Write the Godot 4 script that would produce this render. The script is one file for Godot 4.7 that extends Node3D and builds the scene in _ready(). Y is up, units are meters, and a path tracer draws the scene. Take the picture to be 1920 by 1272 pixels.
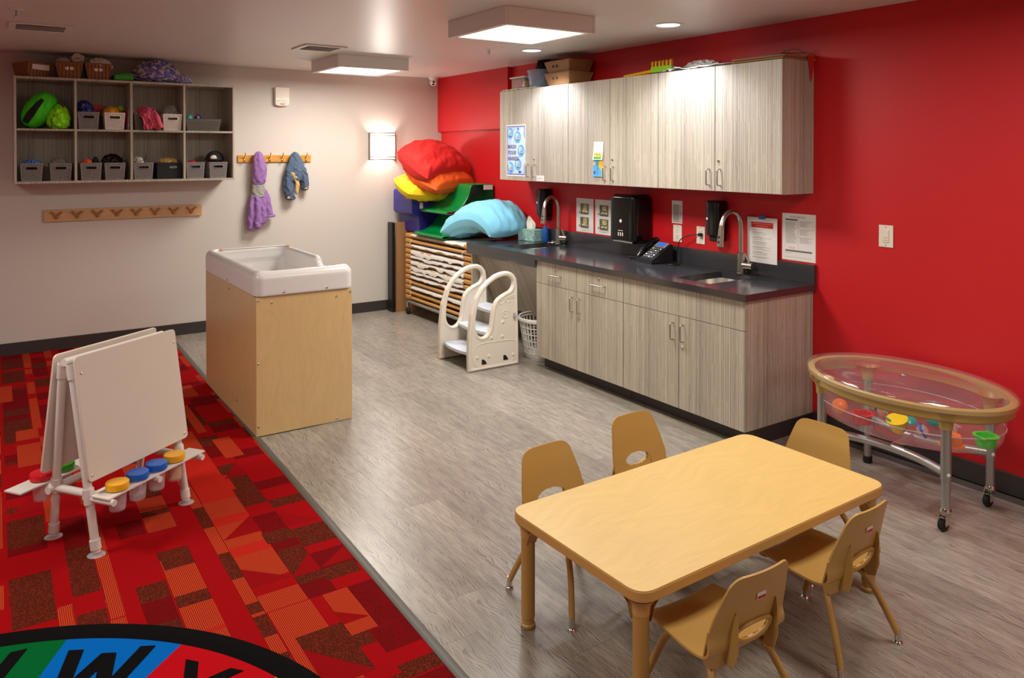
extends Node3D
# A toddler classroom: laminate kitchenette along a red wall, carpet and cubbies on the left, a small table in front.

var taken := {}
var M := {}
var rng := RandomNumberGenerator.new()

class Shape:
	var v := PackedVector3Array()
	var n := PackedVector3Array()
	var t := PackedVector2Array()
	var i := PackedInt32Array()

	func uvof(p: Vector3, d: Vector3) -> Vector2:
		var a := d.abs()
		if a.y >= a.x and a.y >= a.z:
			return Vector2(p.x, p.z)
		if a.x >= a.z:
			return Vector2(p.z, -p.y)
		return Vector2(p.x, -p.y)

	func put(p: Vector3, d: Vector3, uv = null) -> int:
		v.append(p)
		n.append(d)
		t.append(uvof(p, d) if uv == null else uv)
		return v.size() - 1

	func tri(a: int, b: int, c: int) -> void:
		var g := (v[b] - v[a]).cross(v[c] - v[a])
		if g.dot(n[a] + n[b] + n[c]) > 0.0:
			i.append(a)
			i.append(c)
			i.append(b)
		else:
			i.append(a)
			i.append(b)
			i.append(c)

	func quad(a: int, b: int, c: int, d: int) -> void:
		tri(a, b, c)
		tri(a, c, d)

	# a box with rounded-looking chamfers
	func box(c: Vector3, s: Vector3, b := 0.002, xf := Transform3D.IDENTITY) -> Shape:
		var h := s / 2.0
		b = minf(b, minf(h.x, minf(h.y, h.z)) * 0.9)
		var id := {}
		for sx in [-1, 1]:
			for sy in [-1, 1]:
				for sz in [-1, 1]:
					var sg := Vector3(sx, sy, sz)
					for a in 3:
						var p := h - Vector3(b, b, b)
						p[a] = h[a]
						p = p * sg
						var d := Vector3.ZERO
						d[a] = sg[a]
						id[[sx, sy, sz, a]] = put(xf * (c + p), (xf.basis * d).normalized(), uvof(c + p, d))
		for a in 3:
			for s1 in [-1, 1]:
				var q := []
				for k in [[-1, -1], [1, -1], [1, 1], [-1, 1]]:
					var sg := [0, 0, 0]
					sg[a] = s1
					sg[(a + 1) % 3] = k[0]
					sg[(a + 2) % 3] = k[1]
					q.append(id[[sg[0], sg[1], sg[2], a]])
				quad(q[0], q[1], q[2], q[3])
		if b > 0.0:
			for a in 3:
				var e := (a + 1) % 3
				var f := (a + 2) % 3
				for s1 in [-1, 1]:
					for s2 in [-1, 1]:
						var lo := [0, 0, 0]
						lo[a] = s1
						lo[e] = s2
						lo[f] = -1
						var hi := lo.duplicate()
						hi[f] = 1
						quad(id[lo + [a]], id[lo + [e]], id[hi + [e]], id[hi + [a]])
			for sx in [-1, 1]:
				for sy in [-1, 1]:
					for sz in [-1, 1]:
						tri(id[[sx, sy, sz, 0]], id[[sx, sy, sz, 1]], id[[sx, sy, sz, 2]])
		return self

	# a tube swept along points; r is a number or one radius for each point
	func tube(pts: Array, r, seg := 10, closed := false, flat := 1.0) -> Shape:
		var m := pts.size()
		var up := Vector3.ZERO
		var rings := []
		var length := 0.0
		for k in m:
			var a: Vector3 = pts[(k - 1 + m) % m] if closed else pts[maxi(k - 1, 0)]
			var b: Vector3 = pts[(k + 1) % m] if closed else pts[mini(k + 1, m - 1)]
			var d := (b - a).normalized()
			if up == Vector3.ZERO:
				up = Vector3.UP if absf(d.y) < 0.9 else Vector3.RIGHT
			up = (up - d * up.dot(d)).normalized()
			var side := d.cross(up)
			if k > 0:
				length += (pts[k] - pts[k - 1]).length()
			var rad: float = r[k] if r is Array else r
			var ring := []
			for j in seg + 1:
				var w := TAU * j / seg
				var o := up * cos(w) * flat + side * sin(w)
				ring.append(put(pts[k] + o * rad, (up * cos(w) + side * sin(w) * flat).normalized(), Vector2(w * rad, length)))
			rings.append(ring)
		for k in (m if closed else m - 1):
			var p: Array = rings[k]
			var q: Array = rings[(k + 1) % m]
			for j in seg:
				quad(p[j], p[j + 1], q[j + 1], q[j])
		if not closed:
			for e in [0, m - 1]:
				var d: Vector3 = (pts[0] - pts[1] if e == 0 else pts[m - 1] - pts[m - 2]).normalized()
				var mid := put(pts[e], d)
				var last := -1
				for j in rings[e]:
					var x := put(v[j], d)
					if last >= 0:
						tri(mid, last, x)
					last = x
		return self

	# a profile of (radius, height) turned about y
	func lathe(prof: Array, seg := 24, xf := Transform3D.IDENTITY, sx := 1.0, sz := 1.0) -> Shape:
		var m := prof.size()
		var dirs := []
		for k in m - 1:
			var d: Vector2 = prof[k + 1] - prof[k]
			dirs.append(Vector2(d.y, -d.x).normalized())
		for k in m - 1:
			var n0: Vector2 = dirs[k]
			var n1: Vector2 = dirs[k]
			if k > 0 and dirs[k - 1].dot(dirs[k]) > 0.72:
				n0 = (dirs[k - 1] + dirs[k]).normalized()
			if k < m - 2 and dirs[k + 1].dot(dirs[k]) > 0.72:
				n1 = (dirs[k + 1] + dirs[k]).normalized()
			var pa := -1
			var pb := -1
			for j in seg + 1:
				var w := TAU * j / seg
				var o := Vector3(cos(w), 0, sin(w))
				var a := put(xf * Vector3(o.x * prof[k].x * sx, prof[k].y, o.z * prof[k].x * sz), (xf.basis * Vector3(o.x * n0.x / sx, n0.y, o.z * n0.x / sz)).normalized(), Vector2(w * 0.1, prof[k].y))
				var b := put(xf * Vector3(o.x * prof[k + 1].x * sx, prof[k + 1].y, o.z * prof[k + 1].x * sz), (xf.basis * Vector3(o.x * n1.x / sx, n1.y, o.z * n1.x / sz)).normalized(), Vector2(w * 0.1, prof[k + 1].y))
				if pa >= 0:
					quad(pa, a, b, pb)
				pa = a
				pb = b
		return self

	# a surface of nu x nv cells through f(u, v)
	func surf(nu: int, nv: int, f: Callable, wu := false, wv := false, flip := false, su := 1.0, sv := 1.0) -> Shape:
		var P := []
		for b in nv + 1:
			for a in nu + 1:
				P.append(f.call(float(a) / nu, float(b) / nv))
		return net(P, nu, nv, wu, wv, flip, su, sv)

	func net(P: Array, nu: int, nv: int, wu := false, wv := false, flip := false, su := 1.0, sv := 1.0) -> Shape:
		var first := v.size()
		var row := nu + 1
		for b in nv + 1:
			for a in row:
				var a0 := (nu - 1 if wu and a == 0 else maxi(a - 1, 0))
				var a1 := (1 if wu and a == nu else mini(a + 1, nu))
				var b0 := (nv - 1 if wv and b == 0 else maxi(b - 1, 0))
				var b1 := (1 if wv and b == nv else mini(b + 1, nv))
				var d: Vector3 = (P[b * row + a1] - P[b * row + a0]).cross(P[b1 * row + a] - P[b0 * row + a])
				if d.length() < 1e-12:
					var bb := clampi(b, 1, nv - 1)
					d = (P[bb * row + a1] - P[bb * row + a0]).cross(P[mini(bb + 1, nv) * row + a] - P[maxi(bb - 1, 0) * row + a])
				put(P[b * row + a], (-d if flip else d).normalized(), Vector2(su * a / nu, sv * b / nv))
		for b in nv:
			for a in nu:
				var q := first + b * row + a
				quad(q, q + 1, q + row + 1, q + row)
		return self

	# a sheet with thickness from a grid of points; keep[cell] drops cells
	func sheet(P: Array, nu: int, nv: int, th: float, keep = null) -> Shape:
		var row := nu + 1
		var N := []
		for b in nv + 1:
			for a in row:
				var d: Vector3 = (P[b * row + mini(a + 1, nu)] - P[b * row + maxi(a - 1, 0)]).cross(P[mini(b + 1, nv) * row + a] - P[maxi(b - 1, 0) * row + a])
				N.append(d.normalized())
		var top := []
		var bot := []
		for k in P.size():
			top.append(put(P[k] + N[k] * th / 2.0, N[k]))
			bot.append(put(P[k] - N[k] * th / 2.0, -N[k]))
		var edges := {}
		for b in nv:
			for a in nu:
				if keep != null and not keep[b * nu + a]:
					continue
				var q := [b * row + a, b * row + a + 1, (b + 1) * row + a + 1, (b + 1) * row + a]
				quad(top[q[0]], top[q[1]], top[q[2]], top[q[3]])
				quad(bot[q[0]], bot[q[1]], bot[q[2]], bot[q[3]])
				var mid: Vector3 = (P[q[0]] + P[q[1]] + P[q[2]] + P[q[3]]) / 4.0
				for e in 4:
					var x: int = q[e]
					var y: int = q[(e + 1) % 4]
					var key := Vector2i(mini(x, y), maxi(x, y))
					if edges.has(key):
						edges.erase(key)
					else:
						edges[key] = mid
		for key in edges:
			var x: int = key.x
			var y: int = key.y
			var o: Vector3 = ((P[x] + P[y]) / 2.0 - edges[key])
			o = (o - (P[y] - P[x]).normalized() * o.dot((P[y] - P[x]).normalized())).normalized()
			if (P[x] - P[y]).length() < 1e-7:
				continue
			quad(put(v[top[x]], o), put(v[top[y]], o), put(v[bot[y]], o), put(v[bot[x]], o))
		return self

	# a polygon in xy drawn out along z from 0 to depth
	func prism(poly: PackedVector2Array, depth: float, xf := Transform3D.IDENTITY, bevel := 0.0) -> Shape:
		var m := poly.size()
		var area := 0.0
		for k in m:
			area += poly[k].cross(poly[(k + 1) % m])
		var sgn := 1.0 if area > 0.0 else -1.0
		var en := []
		for k in m:
			var d := poly[(k + 1) % m] - poly[k]
			en.append(Vector2(d.y, -d.x).normalized() * sgn)
		var inset := PackedVector2Array()
		for k in m:
			var q: Vector2 = en[(k - 1 + m) % m] + en[k]
			inset.append(poly[k] - q / maxf(q.length_squared() / 2.0, 0.3) * bevel)
		var idx := Geometry2D.triangulate_polygon(inset)
		for s in [0, 1]:
			var at := v.size()
			var d := Vector3(0, 0, -1 if s == 0 else 1)
			for k in m:
				var p := Vector3(inset[k].x, inset[k].y, 0.0 if s == 0 else depth)
				put(xf * p, (xf.basis * d).normalized(), Vector2(p.x, -p.y))
			for k in range(0, idx.size(), 3):
				tri(at + idx[k], at + idx[k + 1], at + idx[k + 2])
		for k in m:
			var k2 := (k + 1) % m
			var n0: Vector2 = en[k]
			var n1: Vector2 = en[k]
			if en[(k - 1 + m) % m].dot(en[k]) > 0.75:
				n0 = (en[(k - 1 + m) % m] + en[k]).normalized()
			if en[k2].dot(en[k]) > 0.75:
				n1 = (en[k2] + en[k]).normalized()
			var zs := [bevel, depth - bevel]
			var q := []
			for e in [[poly[k], n0, zs[0]], [poly[k2], n1, zs[0]], [poly[k2], n1, zs[1]], [poly[k], n0, zs[1]]]:
				q.append(put(xf * Vector3(e[0].x, e[0].y, e[2]), (xf.basis * Vector3(e[1].x, e[1].y, 0)).normalized(), Vector2(e[0].x + e[2], -e[0].y)))
			quad(q[0], q[1], q[2], q[3])
			if bevel > 0.0:
				for s in [0, 1]:
					var d := (xf.basis * Vector3(0, 0, -1 if s == 0 else 1)).normalized()
					var z: float = 0.0 if s == 0 else depth
					var a := put(xf * Vector3(inset[k].x, inset[k].y, z), d)
					var b := put(xf * Vector3(inset[k2].x, inset[k2].y, z), d)
					if s == 0:
						quad(a, b, q[1], q[0])
					else:
						quad(a, b, q[2], q[3])
		return self

	# surface nets of the field f over the box lo..hi
	func nets(lo: Vector3, hi: Vector3, cell: float, f: Callable) -> Shape:
		var g := Vector3i(((hi - lo) / cell).ceil()) + Vector3i.ONE
		var F := PackedFloat32Array()
		F.resize(g.x * g.y * g.z)
		var k := 0
		for z in g.z:
			for y in g.y:
				for x in g.x:
					F[k] = f.call(lo + Vector3(x, y, z) * cell)
					k += 1
		return nets_of(lo, cell, g, F)

	func nets_of(lo: Vector3, cell: float, g: Vector3i, F: PackedFloat32Array) -> Shape:
		var sy := g.x
		var sz := g.x * g.y
		var off := [0, 1, sy, sy + 1, sz, sz + 1, sz + sy, sz + sy + 1]
		var at := {}
		for z in g.z - 1:
			for y in g.y - 1:
				for x in g.x - 1:
					var o := x + y * sy + z * sz
					var c := 0
					for e in 8:
						if F[o + off[e]] < 0.0:
							c += 1
					if c == 0 or c == 8:
						continue
					var sum := Vector3.ZERO
					var cnt := 0
					for e in [[0, 1], [2, 3], [4, 5], [6, 7], [0, 2], [1, 3], [4, 6], [5, 7], [0, 4], [1, 5], [2, 6], [3, 7]]:
						var fa := F[o + off[e[0]]]
						var fb := F[o + off[e[1]]]
						if (fa < 0.0) != (fb < 0.0):
							var w := fa / (fa - fb)
							var pa := Vector3(e[0] & 1, (e[0] >> 1) & 1, e[0] >> 2)
							var pb := Vector3(e[1] & 1, (e[1] >> 1) & 1, e[1] >> 2)
							sum += pa.lerp(pb, w)
							cnt += 1
					var gr := Vector3(F[o + 1] + F[o + sy + 1] + F[o + sz + 1] + F[o + sz + sy + 1] - F[o] - F[o + sy] - F[o + sz] - F[o + sz + sy], F[o + sy] + F[o + sy + 1] + F[o + sz + sy] + F[o + sz + sy + 1] - F[o] - F[o + 1] - F[o + sz] - F[o + sz + 1], F[o + sz] + F[o + sz + 1] + F[o + sz + sy] + F[o + sz + sy + 1] - F[o] - F[o + 1] - F[o + sy] - F[o + sy + 1])
					at[o] = put(lo + (Vector3(x, y, z) + sum / cnt) * cell, gr.normalized())
		for o in at:
			for a in 3:
				var step: int = [1, sy, sz][a]
				if (F[o] < 0.0) == (F[o + step] < 0.0):
					continue
				var s1: int = [sy, sz, 1][a]
				var s2: int = [sz, 1, sy][a]
				if at.has(o - s1) and at.has(o - s2) and at.has(o - s1 - s2):
					quad(at[o], at[o - s1], at[o - s1 - s2], at[o - s2])
		return self

	func mesh() -> ArrayMesh:
		var arr := []
		arr.resize(Mesh.ARRAY_MAX)
		arr[Mesh.ARRAY_VERTEX] = v
		arr[Mesh.ARRAY_NORMAL] = n
		arr[Mesh.ARRAY_TEX_UV] = t
		arr[Mesh.ARRAY_INDEX] = i
		var m := ArrayMesh.new()
		m.add_surface_from_arrays(Mesh.PRIMITIVE_TRIANGLES, arr)
		return m


func S() -> Shape:
	return Shape.new()

func xf(at: Vector3, rx := 0.0, ry := 0.0, rz := 0.0) -> Transform3D:
	return Transform3D(Basis.from_euler(Vector3(rx, ry, rz)), at)

func numbered(called: String) -> String:
	var k: int = taken.get(called, -1) + 1
	taken[called] = k
	return called if k == 0 else "%s_%03d" % [called, k]

func obj(called: String, s, m: Material, parent: Node = self) -> MeshInstance3D:
	var o := MeshInstance3D.new()
	o.name = numbered(called) if parent == self else called
	o.mesh = s.mesh() if s is Shape else s
	o.material_override = m
	parent.add_child(o, true)
	return o

func tag(o: Node, label: String, category: String, group := "") -> Node:
	o.set_meta("label", label)
	o.set_meta("category", category)
	if group:
		o.set_meta("group", group)
	return o

func thing(called: String, label: String, category: String, at := Vector3.ZERO, turn := 0.0, group := "") -> Node3D:
	var o := Node3D.new()
	o.name = numbered(called)
	add_child(o)
	o.position = at
	o.rotation.y = turn
	tag(o, label, category, group)
	return o

func struct(called: String, s, m: Material, parent: Node = self) -> MeshInstance3D:
	var o := obj(called, s, m, parent)
	if parent == self:
		o.set_meta("kind", "structure")
	return o

func shared(called: String, mesh: Mesh, m: Material, parent: Node, at := Transform3D.IDENTITY) -> MeshInstance3D:
	var o := obj(called, mesh, m, parent)
	o.transform = at
	return o

# rounds the corners of a line of points
func bend(pts: Array, r: float, k := 5, closed := false) -> Array:
	var out := []
	var m := pts.size()
	for j in m:
		if not closed and (j == 0 or j == m - 1):
			out.append(pts[j])
			continue
		var p: Vector3 = pts[j]
		var a: Vector3 = pts[(j - 1 + m) % m]
		var b: Vector3 = pts[(j + 1) % m]
		var ra := minf(r, (a - p).length() * 0.49)
		var rb := minf(r, (b - p).length() * 0.49)
		var s := p + (a - p).normalized() * ra
		var e := p + (b - p).normalized() * rb
		for q in k + 1:
			var w := float(q) / k
			out.append(s.lerp(p, w).lerp(p.lerp(e, w), w))
	return out

func bend2(pts: Array, r: float, k := 5) -> PackedVector2Array:
	var three := []
	for p in pts:
		three.append(Vector3(p.x, p.y, 0))
	var out := PackedVector2Array()
	for p in bend(three, r, k, true):
		var q := Vector2(p.x, p.y)
		if out.is_empty() or (out[-1] - q).length() > 1e-5:
			out.append(q)
	if (out[0] - out[-1]).length() < 1e-5:
		out.remove_at(out.size() - 1)
	return out

func spline(pts: Array, k := 6, closed := false) -> Array:
	var out := []
	var m := pts.size()
	for j in (m if closed else m - 1):
		var a: Vector3 = pts[(j - 1 + m) % m] if closed else pts[maxi(j - 1, 0)]
		var b: Vector3 = pts[j]
		var c: Vector3 = pts[(j + 1) % m]
		var d: Vector3 = pts[(j + 2) % m] if closed else pts[mini(j + 2, m - 1)]
		for q in k:
			out.append(b.cubic_interpolate(c, a, d, float(q) / k))
	if not closed:
		out.append(pts[m - 1])
	return out

func rrect(w: float, h: float, r: float, k := 4) -> PackedVector2Array:
	return bend2([Vector2(-w / 2, -h / 2), Vector2(w / 2, -h / 2), Vector2(w / 2, h / 2), Vector2(-w / 2, h / 2)], r, k)

# a stuffed pillow, w by h, its corners pinched; bent by f
func pillow(w: float, h: float, th: float, seed_: int, f: Callable, crease := 0.012) -> Shape:
	var nz := FastNoiseLite.new()
	nz.seed = seed_
	nz.frequency = 1.0
	var s := S()
	for side in [-1.0, 1.0]:
		var g := func(u: float, v: float) -> Vector3:
			var a := u * 2.0 - 1.0
			var b := v * 2.0 - 1.0
			# edges bow inwards between the corners
			var x := a * sqrt(1.0 - 0.20 * b * b)
			var y := b * sqrt(1.0 - 0.20 * a * a)
			var e := pow(maxf((1.0 - a * a) * (1.0 - b * b), 0.0), 0.40)
			var edge := minf(1.0 - absf(a), 1.0 - absf(b))
			var fold := nz.get_noise_2d(a * 2.2, b * 2.2 + side * 7.0) * crease + sin((a * 17.0 + b * 5.0) + nz.get_noise_2d(a, b) * 9.0) * crease * 0.35 * exp(-edge * 5.0)
			var z: float = side * (e * th / 2.0 + fold * minf(edge * 6.0, 1.0))
			return f.call(Vector3(x * w / 2.0, y * h / 2.0, z))
		s.surf(36, 30, g, false, false, side < 0.0, w, h)
	return s

# ---------------------------------------------------------------- textures and materials

func c8(r: int, g: int, b: int) -> Color:
	return Color(r / 255.0, g / 255.0, b / 255.0)

func tex(im: Image) -> ImageTexture:
	return ImageTexture.create_from_image(im)

func noise(freq: float, seed_ := 1, oct := 3) -> FastNoiseLite:
	var n := FastNoiseLite.new()
	n.noise_type = FastNoiseLite.TYPE_SIMPLEX_SMOOTH
	n.seed = seed_
	n.frequency = freq
	n.fractal_octaves = oct
	return n

func mat(key: String, color: Color, rough := 0.6, o := {}) -> StandardMaterial3D:
	var m := StandardMaterial3D.new()
	m.resource_name = key
	m.albedo_color = color
	m.roughness = rough
	m.metallic = o.get("metal", 0.0)
	if o.has("spec"):
		m.metallic_specular = o.spec
	if o.has("tex"):
		m.albedo_texture = o.tex
	if o.has("scale"):
		m.uv1_scale = o.scale
	if o.has("tri"):
		m.uv1_triplanar = true
	if o.has("bump"):
		m.heightmap_enabled = true
		m.heightmap_texture = o.bump
		m.heightmap_scale = o.get("depth", 0.1)
	if o.has("coat"):
		m.clearcoat_enabled = true
		m.clearcoat = o.coat
		m.clearcoat_roughness = 0.12
	if o.has("rim"):
		m.rim_enabled = true
		m.rim = o.rim
		m.rim_tint = 0.6
	if o.has("alpha"):
		m.transparency = BaseMaterial3D.TRANSPARENCY_ALPHA
		m.albedo_color.a = o.alpha
	if o.has("sss"):
		m.subsurf_scatter_enabled = true
		m.subsurf_scatter_strength = o.sss
	if o.has("backlight"):
		m.backlight_enabled = true
		m.backlight = o.backlight
	if o.has("emit"):
		m.emission_enabled = true
		m.emission = o.emit
		m.emission_energy_multiplier = o.get("power", 1.0)
	M[key] = m
	return m

func tint(c: Color, k: float) -> Color:
	return Color(clampf(c.r * k, 0, 1), clampf(c.g * k, 0, 1), clampf(c.b * k, 0, 1))

func laminate_image() -> Image:
	var im := Image.create(512, 512, false, Image.FORMAT_RGB8)
	var x := 0
	while x < 512:
		var w := rng.randi_range(1, 5)
		var base := c8(178, 168, 152)
		var k := 1.0 + rng.randfn() * 0.09
		if rng.randf() < 0.16:
			k = 0.74
			w = rng.randi_range(1, 2)
		var y := 0
		while y < 512:
			var h := rng.randi_range(60, 320)
			im.fill_rect(Rect2i(x, y, w, h), tint(base, clampf(k + rng.randfn() * 0.045, 0.6, 1.2)))
			y += h
		x += w
	return im

func plank_image(seed_: int) -> Image:
	var w := 192
	var h := 1024
	var data := PackedByteArray()
	data.resize(w * h * 3)
	var n1 := noise(1.0, seed_, 2)
	var n2 := noise(1.0, seed_ + 50, 3)
	var r := RandomNumberGenerator.new()
	r.seed = seed_
	var cx := r.randf_range(0.2, 0.8)
	var cy := [r.randf_range(0.05, 0.3), r.randf_range(0.6, 0.95)]
	var k := 0
	for y in h:
		var v := float(y) / h
		for x in w:
			var u := float(x) / w
			var q := 0.0
			var wob := n1.get_noise_2d(u * 0.9, v * 5.0)
			var dx := (u - cx + wob * 0.16) * 3.4
			var dy0: float = (v - cy[0]) * 2.6
			var dy1: float = (v - cy[1]) * 3.2
			q = minf(sqrt(dx * dx + dy0 * dy0), sqrt(dx * dx * 1.3 + dy1 * dy1) + 0.15) + n2.get_noise_2d(u * 2.4, v * 7.0) * 0.14
			q = lerpf(q, absf(dx) + 0.4, 0.45)
			var s := fposmod(q * 5.5, 1.0)
			var line := smoothstep(0.55, 0.92, s) * (1.0 - smoothstep(0.92, 1.0, s))
			line *= clampf(0.5 + n2.get_noise_2d(u * 6.0 + 9.0, v * 6.0) * 1.6, 0.0, 1.0) * clampf(0.75 + n1.get_noise_2d(u * 40.0, v * 30.0), 0.2, 1.0)
			var fibre := n1.get_noise_2d(u * 50.0, v * 9.0)
			var broad := n2.get_noise_2d(u * 3.0, v * 3.0 + 20.0)
			var lum := 1.0 + broad * 0.10 + fibre * 0.19 - line * 0.5
			data[k] = clampi(int(154.0 * lum), 0, 255)
			data[k + 1] = clampi(int(145.0 * lum), 0, 255)
			data[k + 2] = clampi(int(133.0 * lum), 0, 255)
			k += 3
	return Image.create_from_data(w, h, false, Image.FORMAT_RGB8, data)

func wood_image(seed_: int, base: Color, strength: float, along_u := false) -> Image:
	var w := 384
	var data := PackedByteArray()
	data.resize(w * w * 3)
	var n1 := noise(1.0, seed_, 3)
	var n2 := noise(1.0, seed_ + 9, 2)
	var k := 0
	for y in w:
		for x in w:
			var u := float(y if along_u else x) / w
			var v := float(x if along_u else y) / w
			var warp := n2.get_noise_2d(u * 1.6, v * 1.2) * 0.9
			var ring := n1.get_noise_2d(u * 16.0 + warp * 2.5, v * 1.3)
			var fine := n1.get_noise_2d(u * 60.0, v * 5.0 + 30.0)
			var blot := n2.get_noise_2d(u * 3.0 + 5.0, v * 2.0)
			var lum := 1.0 + strength * (ring * 0.8 + fine * 0.8 + blot * 0.25)
			data[k] = clampi(int(base.r8 * lum), 0, 255)
			data[k + 1] = clampi(int(base.g8 * lum), 0, 255)
			data[k + 2] = clampi(int(base.b8 * (lum * 1.2 - 0.2)), 0, 255)
			k += 3
	return Image.create_from_data(w, w, false, Image.FORMAT_RGB8, data)

func pixels(w: int, h: int, f: Callable) -> Image:
	var im := Image.create(w, h, false, Image.FORMAT_RGB8)
	for y in h:
		for x in w:
			im.set_pixel(x, y, f.call(x, y))
	return im

# woven carpet: patches of dyed yarn, ribbed along the room
const PX_M := 800.0
func carpet_patch(im: Image, x0: float, x1: float, z0: float, z1: float, kind: String, ox: float, oz: float) -> void:
	var r := Rect2i(int((x0 - ox) * PX_M), int((z0 - oz) * PX_M), int((x1 - x0) * PX_M), int((z1 - z0) * PX_M))
	r = r.intersection(Rect2i(0, 0, im.get_width(), im.get_height()))
	if r.size.x <= 0 or r.size.y <= 0:
		return
	var cols: Array = {"R": [c8(152, 8, 13), c8(132, 6, 11)], "D": [c8(110, 8, 13), c8(90, 10, 12)], "O": [c8(192, 64, 32), c8(112, 26, 17)], "P": [c8(182, 36, 23), c8(142, 18, 15)], "B": [c8(80, 27, 17), c8(116, 42, 23)], "M": [c8(160, 54, 27), c8(90, 30, 17)]}[kind]
	im.fill_rect(r, cols[0])
	if kind == "B" or kind == "M" or kind == "D":
		for k in r.size.x * r.size.y / 34:
			var sx := rng.randi_range(0, maxi(r.size.x - 3, 1))
			var sy := rng.randi_range(0, maxi(r.size.y - 5, 1))
			im.fill_rect(Rect2i(r.position + Vector2i(sx, sy), Vector2i(2, 4)), cols[1])
	else:
		for sx in range(0, r.size.x, 5):
			im.fill_rect(Rect2i(r.position.x + sx, r.position.y, 2 if kind == "O" else 1, r.size.y), cols[1])

func carpet_image(w: int, h: int, ox: float, oz: float, seed_: int) -> Image:
	var im := Image.create(w, h, false, Image.FORMAT_RGB8)
	var W := w / PX_M
	var H := h / PX_M
	carpet_patch(im, ox, ox + W, oz, oz + H, "R", ox, oz)
	var r := RandomNumberGenerator.new()
	# columns of the weave; the pattern starts anew at every tile of a metre
	var cols := [[-0.10, 0.02, 3], [0.035, 0.17, 1], [0.175, 0.222, 0], [0.225, 0.315, 1], [0.318, 0.368, 0], [0.42, 0.52, 2], [0.525, 0.64, 4], [0.725, 0.772, 5], [0.775, 0.925, 6], [0.925, 1.03, 1], [1.03, 1.18, 2]]
	for c in cols:
		for tile in range(-8, 3):
			r.seed = 977 * (tile + 50) + int(c[0] * 1000.0) + 31
			var z := tile + 0.32
			var z_end := z + 1.0
			if c[2] == 6 and (tile + 8) % 2 == 0:
				continue
			while z < z_end - 0.01:
				var d := r.randf_range(0.06, 0.2)
				var pick := r.randf()
				var kind := "R"
				match c[2]:
					0:
						d = r.randf_range(0.06, 0.18)
						kind = "O" if pick < 0.5 else ("M" if pick < 0.65 else "R")
					1:
						kind = "B" if pick < 0.34 else ("D" if pick < 0.6 else "R")
					2:
						kind = "D" if pick < 0.35 else ("R" if pick < 0.85 else "B")
					3, 4:
						kind = "O" if pick < 0.42 else ("B" if pick < 0.62 else ("P" if pick < 0.75 else "R"))
					5:
						kind = "B" if pick < 0.4 else ("O" if pick < 0.75 else "M")
					6:
						d = r.randf_range(0.14, 0.4)
						kind = "O" if pick < 0.62 else "P"
				carpet_patch(im, c[0], c[1], z, minf(z + d, z_end), kind, ox, oz)
				z += d
	# the patches that the photograph shows largest
	for p in [[0.772, 0.925, -3.68, -2.685, "O"], [0.772, 0.925, -3.50, -3.42, "P"], [0.772, 0.925, -3.20, -3.12, "P"], [0.772, 0.925, -2.90, -2.80, "R"], [0.97, 1.066, -2.68, -2.4, "O"], [0.525, 0.638, -3.15, -2.70, "O"], [0.525, 0.638, -2.96, -2.88, "B"], [0.53, 0.64, -3.30, -3.17, "B"], [0.64, 0.725, -4.3, -2.68, "R"], [0.725, 0.772, -3.65, -3.43, "B"], [0.725, 0.772, -3.43, -3.18, "O"], [0.725, 0.772, -3.18, -2.96, "B"], [0.725, 0.772, -2.95, -2.77, "O"], [0.725, 0.772, -2.77, -2.70, "B"], [1.022, 1.158, -2.85, -2.76, "B"], [0.812, 0.972, -2.49, -2.2, "B"], [0.925, 1.03, -3.78, -3.62, "B"], [0.915, 1.03, -3.25, -3.15, "B"], [1.03, 1.18, -3.55, -3.46, "B"], [1.03, 1.18, -3.14, -3.05, "B"], [0.02, 0.09, -6.28, -5.88, "O"], [0.09, 0.2, -5.23, -4.62, "O"], [0.09, 0.2, -5.05, -4.97, "R"], [1.018, 1.11, -5.61, -5.34, "O"], [0.992, 1.088, -4.475, -4.16, "O"], [0.95, 1.0, -5.18, -4.62, "O"], [0.32, 0.368, -3.25, -2.94, "O"], [0.04, 0.17, -3.24, -3.05, "B"], [0.172, 0.22, -3.11, -2.98, "O"], [0.80, 0.945, -3.95, -3.76, "P"]]:
		carpet_patch(im, p[0], p[1], p[2], p[3], p[4], ox, oz)
	# wedges of red across some patches
	for p in [[0.772, 0.925, -3.45, -3.28, 1], [0.772, 0.925, -3.02, -2.86, -1], [0.915, 1.03, -3.0, -2.85, 1], [1.03, 1.18, -3.4, -3.25, -1], [1.03, 1.18, -2.98, -2.86, 1], [0.97, 1.066, -2.56, -2.47, -1], [0.225, 0.315, -4.6, -4.4, 1], [0.225, 0.315, -5.4, -5.15, -1], [0.035, 0.17, -4.3, -4.0, 1], [0.525, 0.638, -4.4, -4.2, 1], [0.925, 1.03, -4.1, -3.9, 1], [0.812, 0.972, -2.42, -2.2, -1]]:
		var n := int((p[1] - p[0]) * PX_M)
		for k in n:
			var w0: float = (float(k) / n if p[4] > 0 else 1.0 - float(k) / n) * (p[3] - p[2])
			var rr := Rect2i(int((p[0] - ox) * PX_M) + k, int((p[3] - w0 - oz) * PX_M), 1, int(w0 * PX_M)).intersection(Rect2i(0, 0, w, h))
			if rr.size.x > 0 and rr.size.y > 0:
				im.fill_rect(rr, c8(142, 8, 13) if k % 5 else c8(112, 9, 12))
	return im

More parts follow.
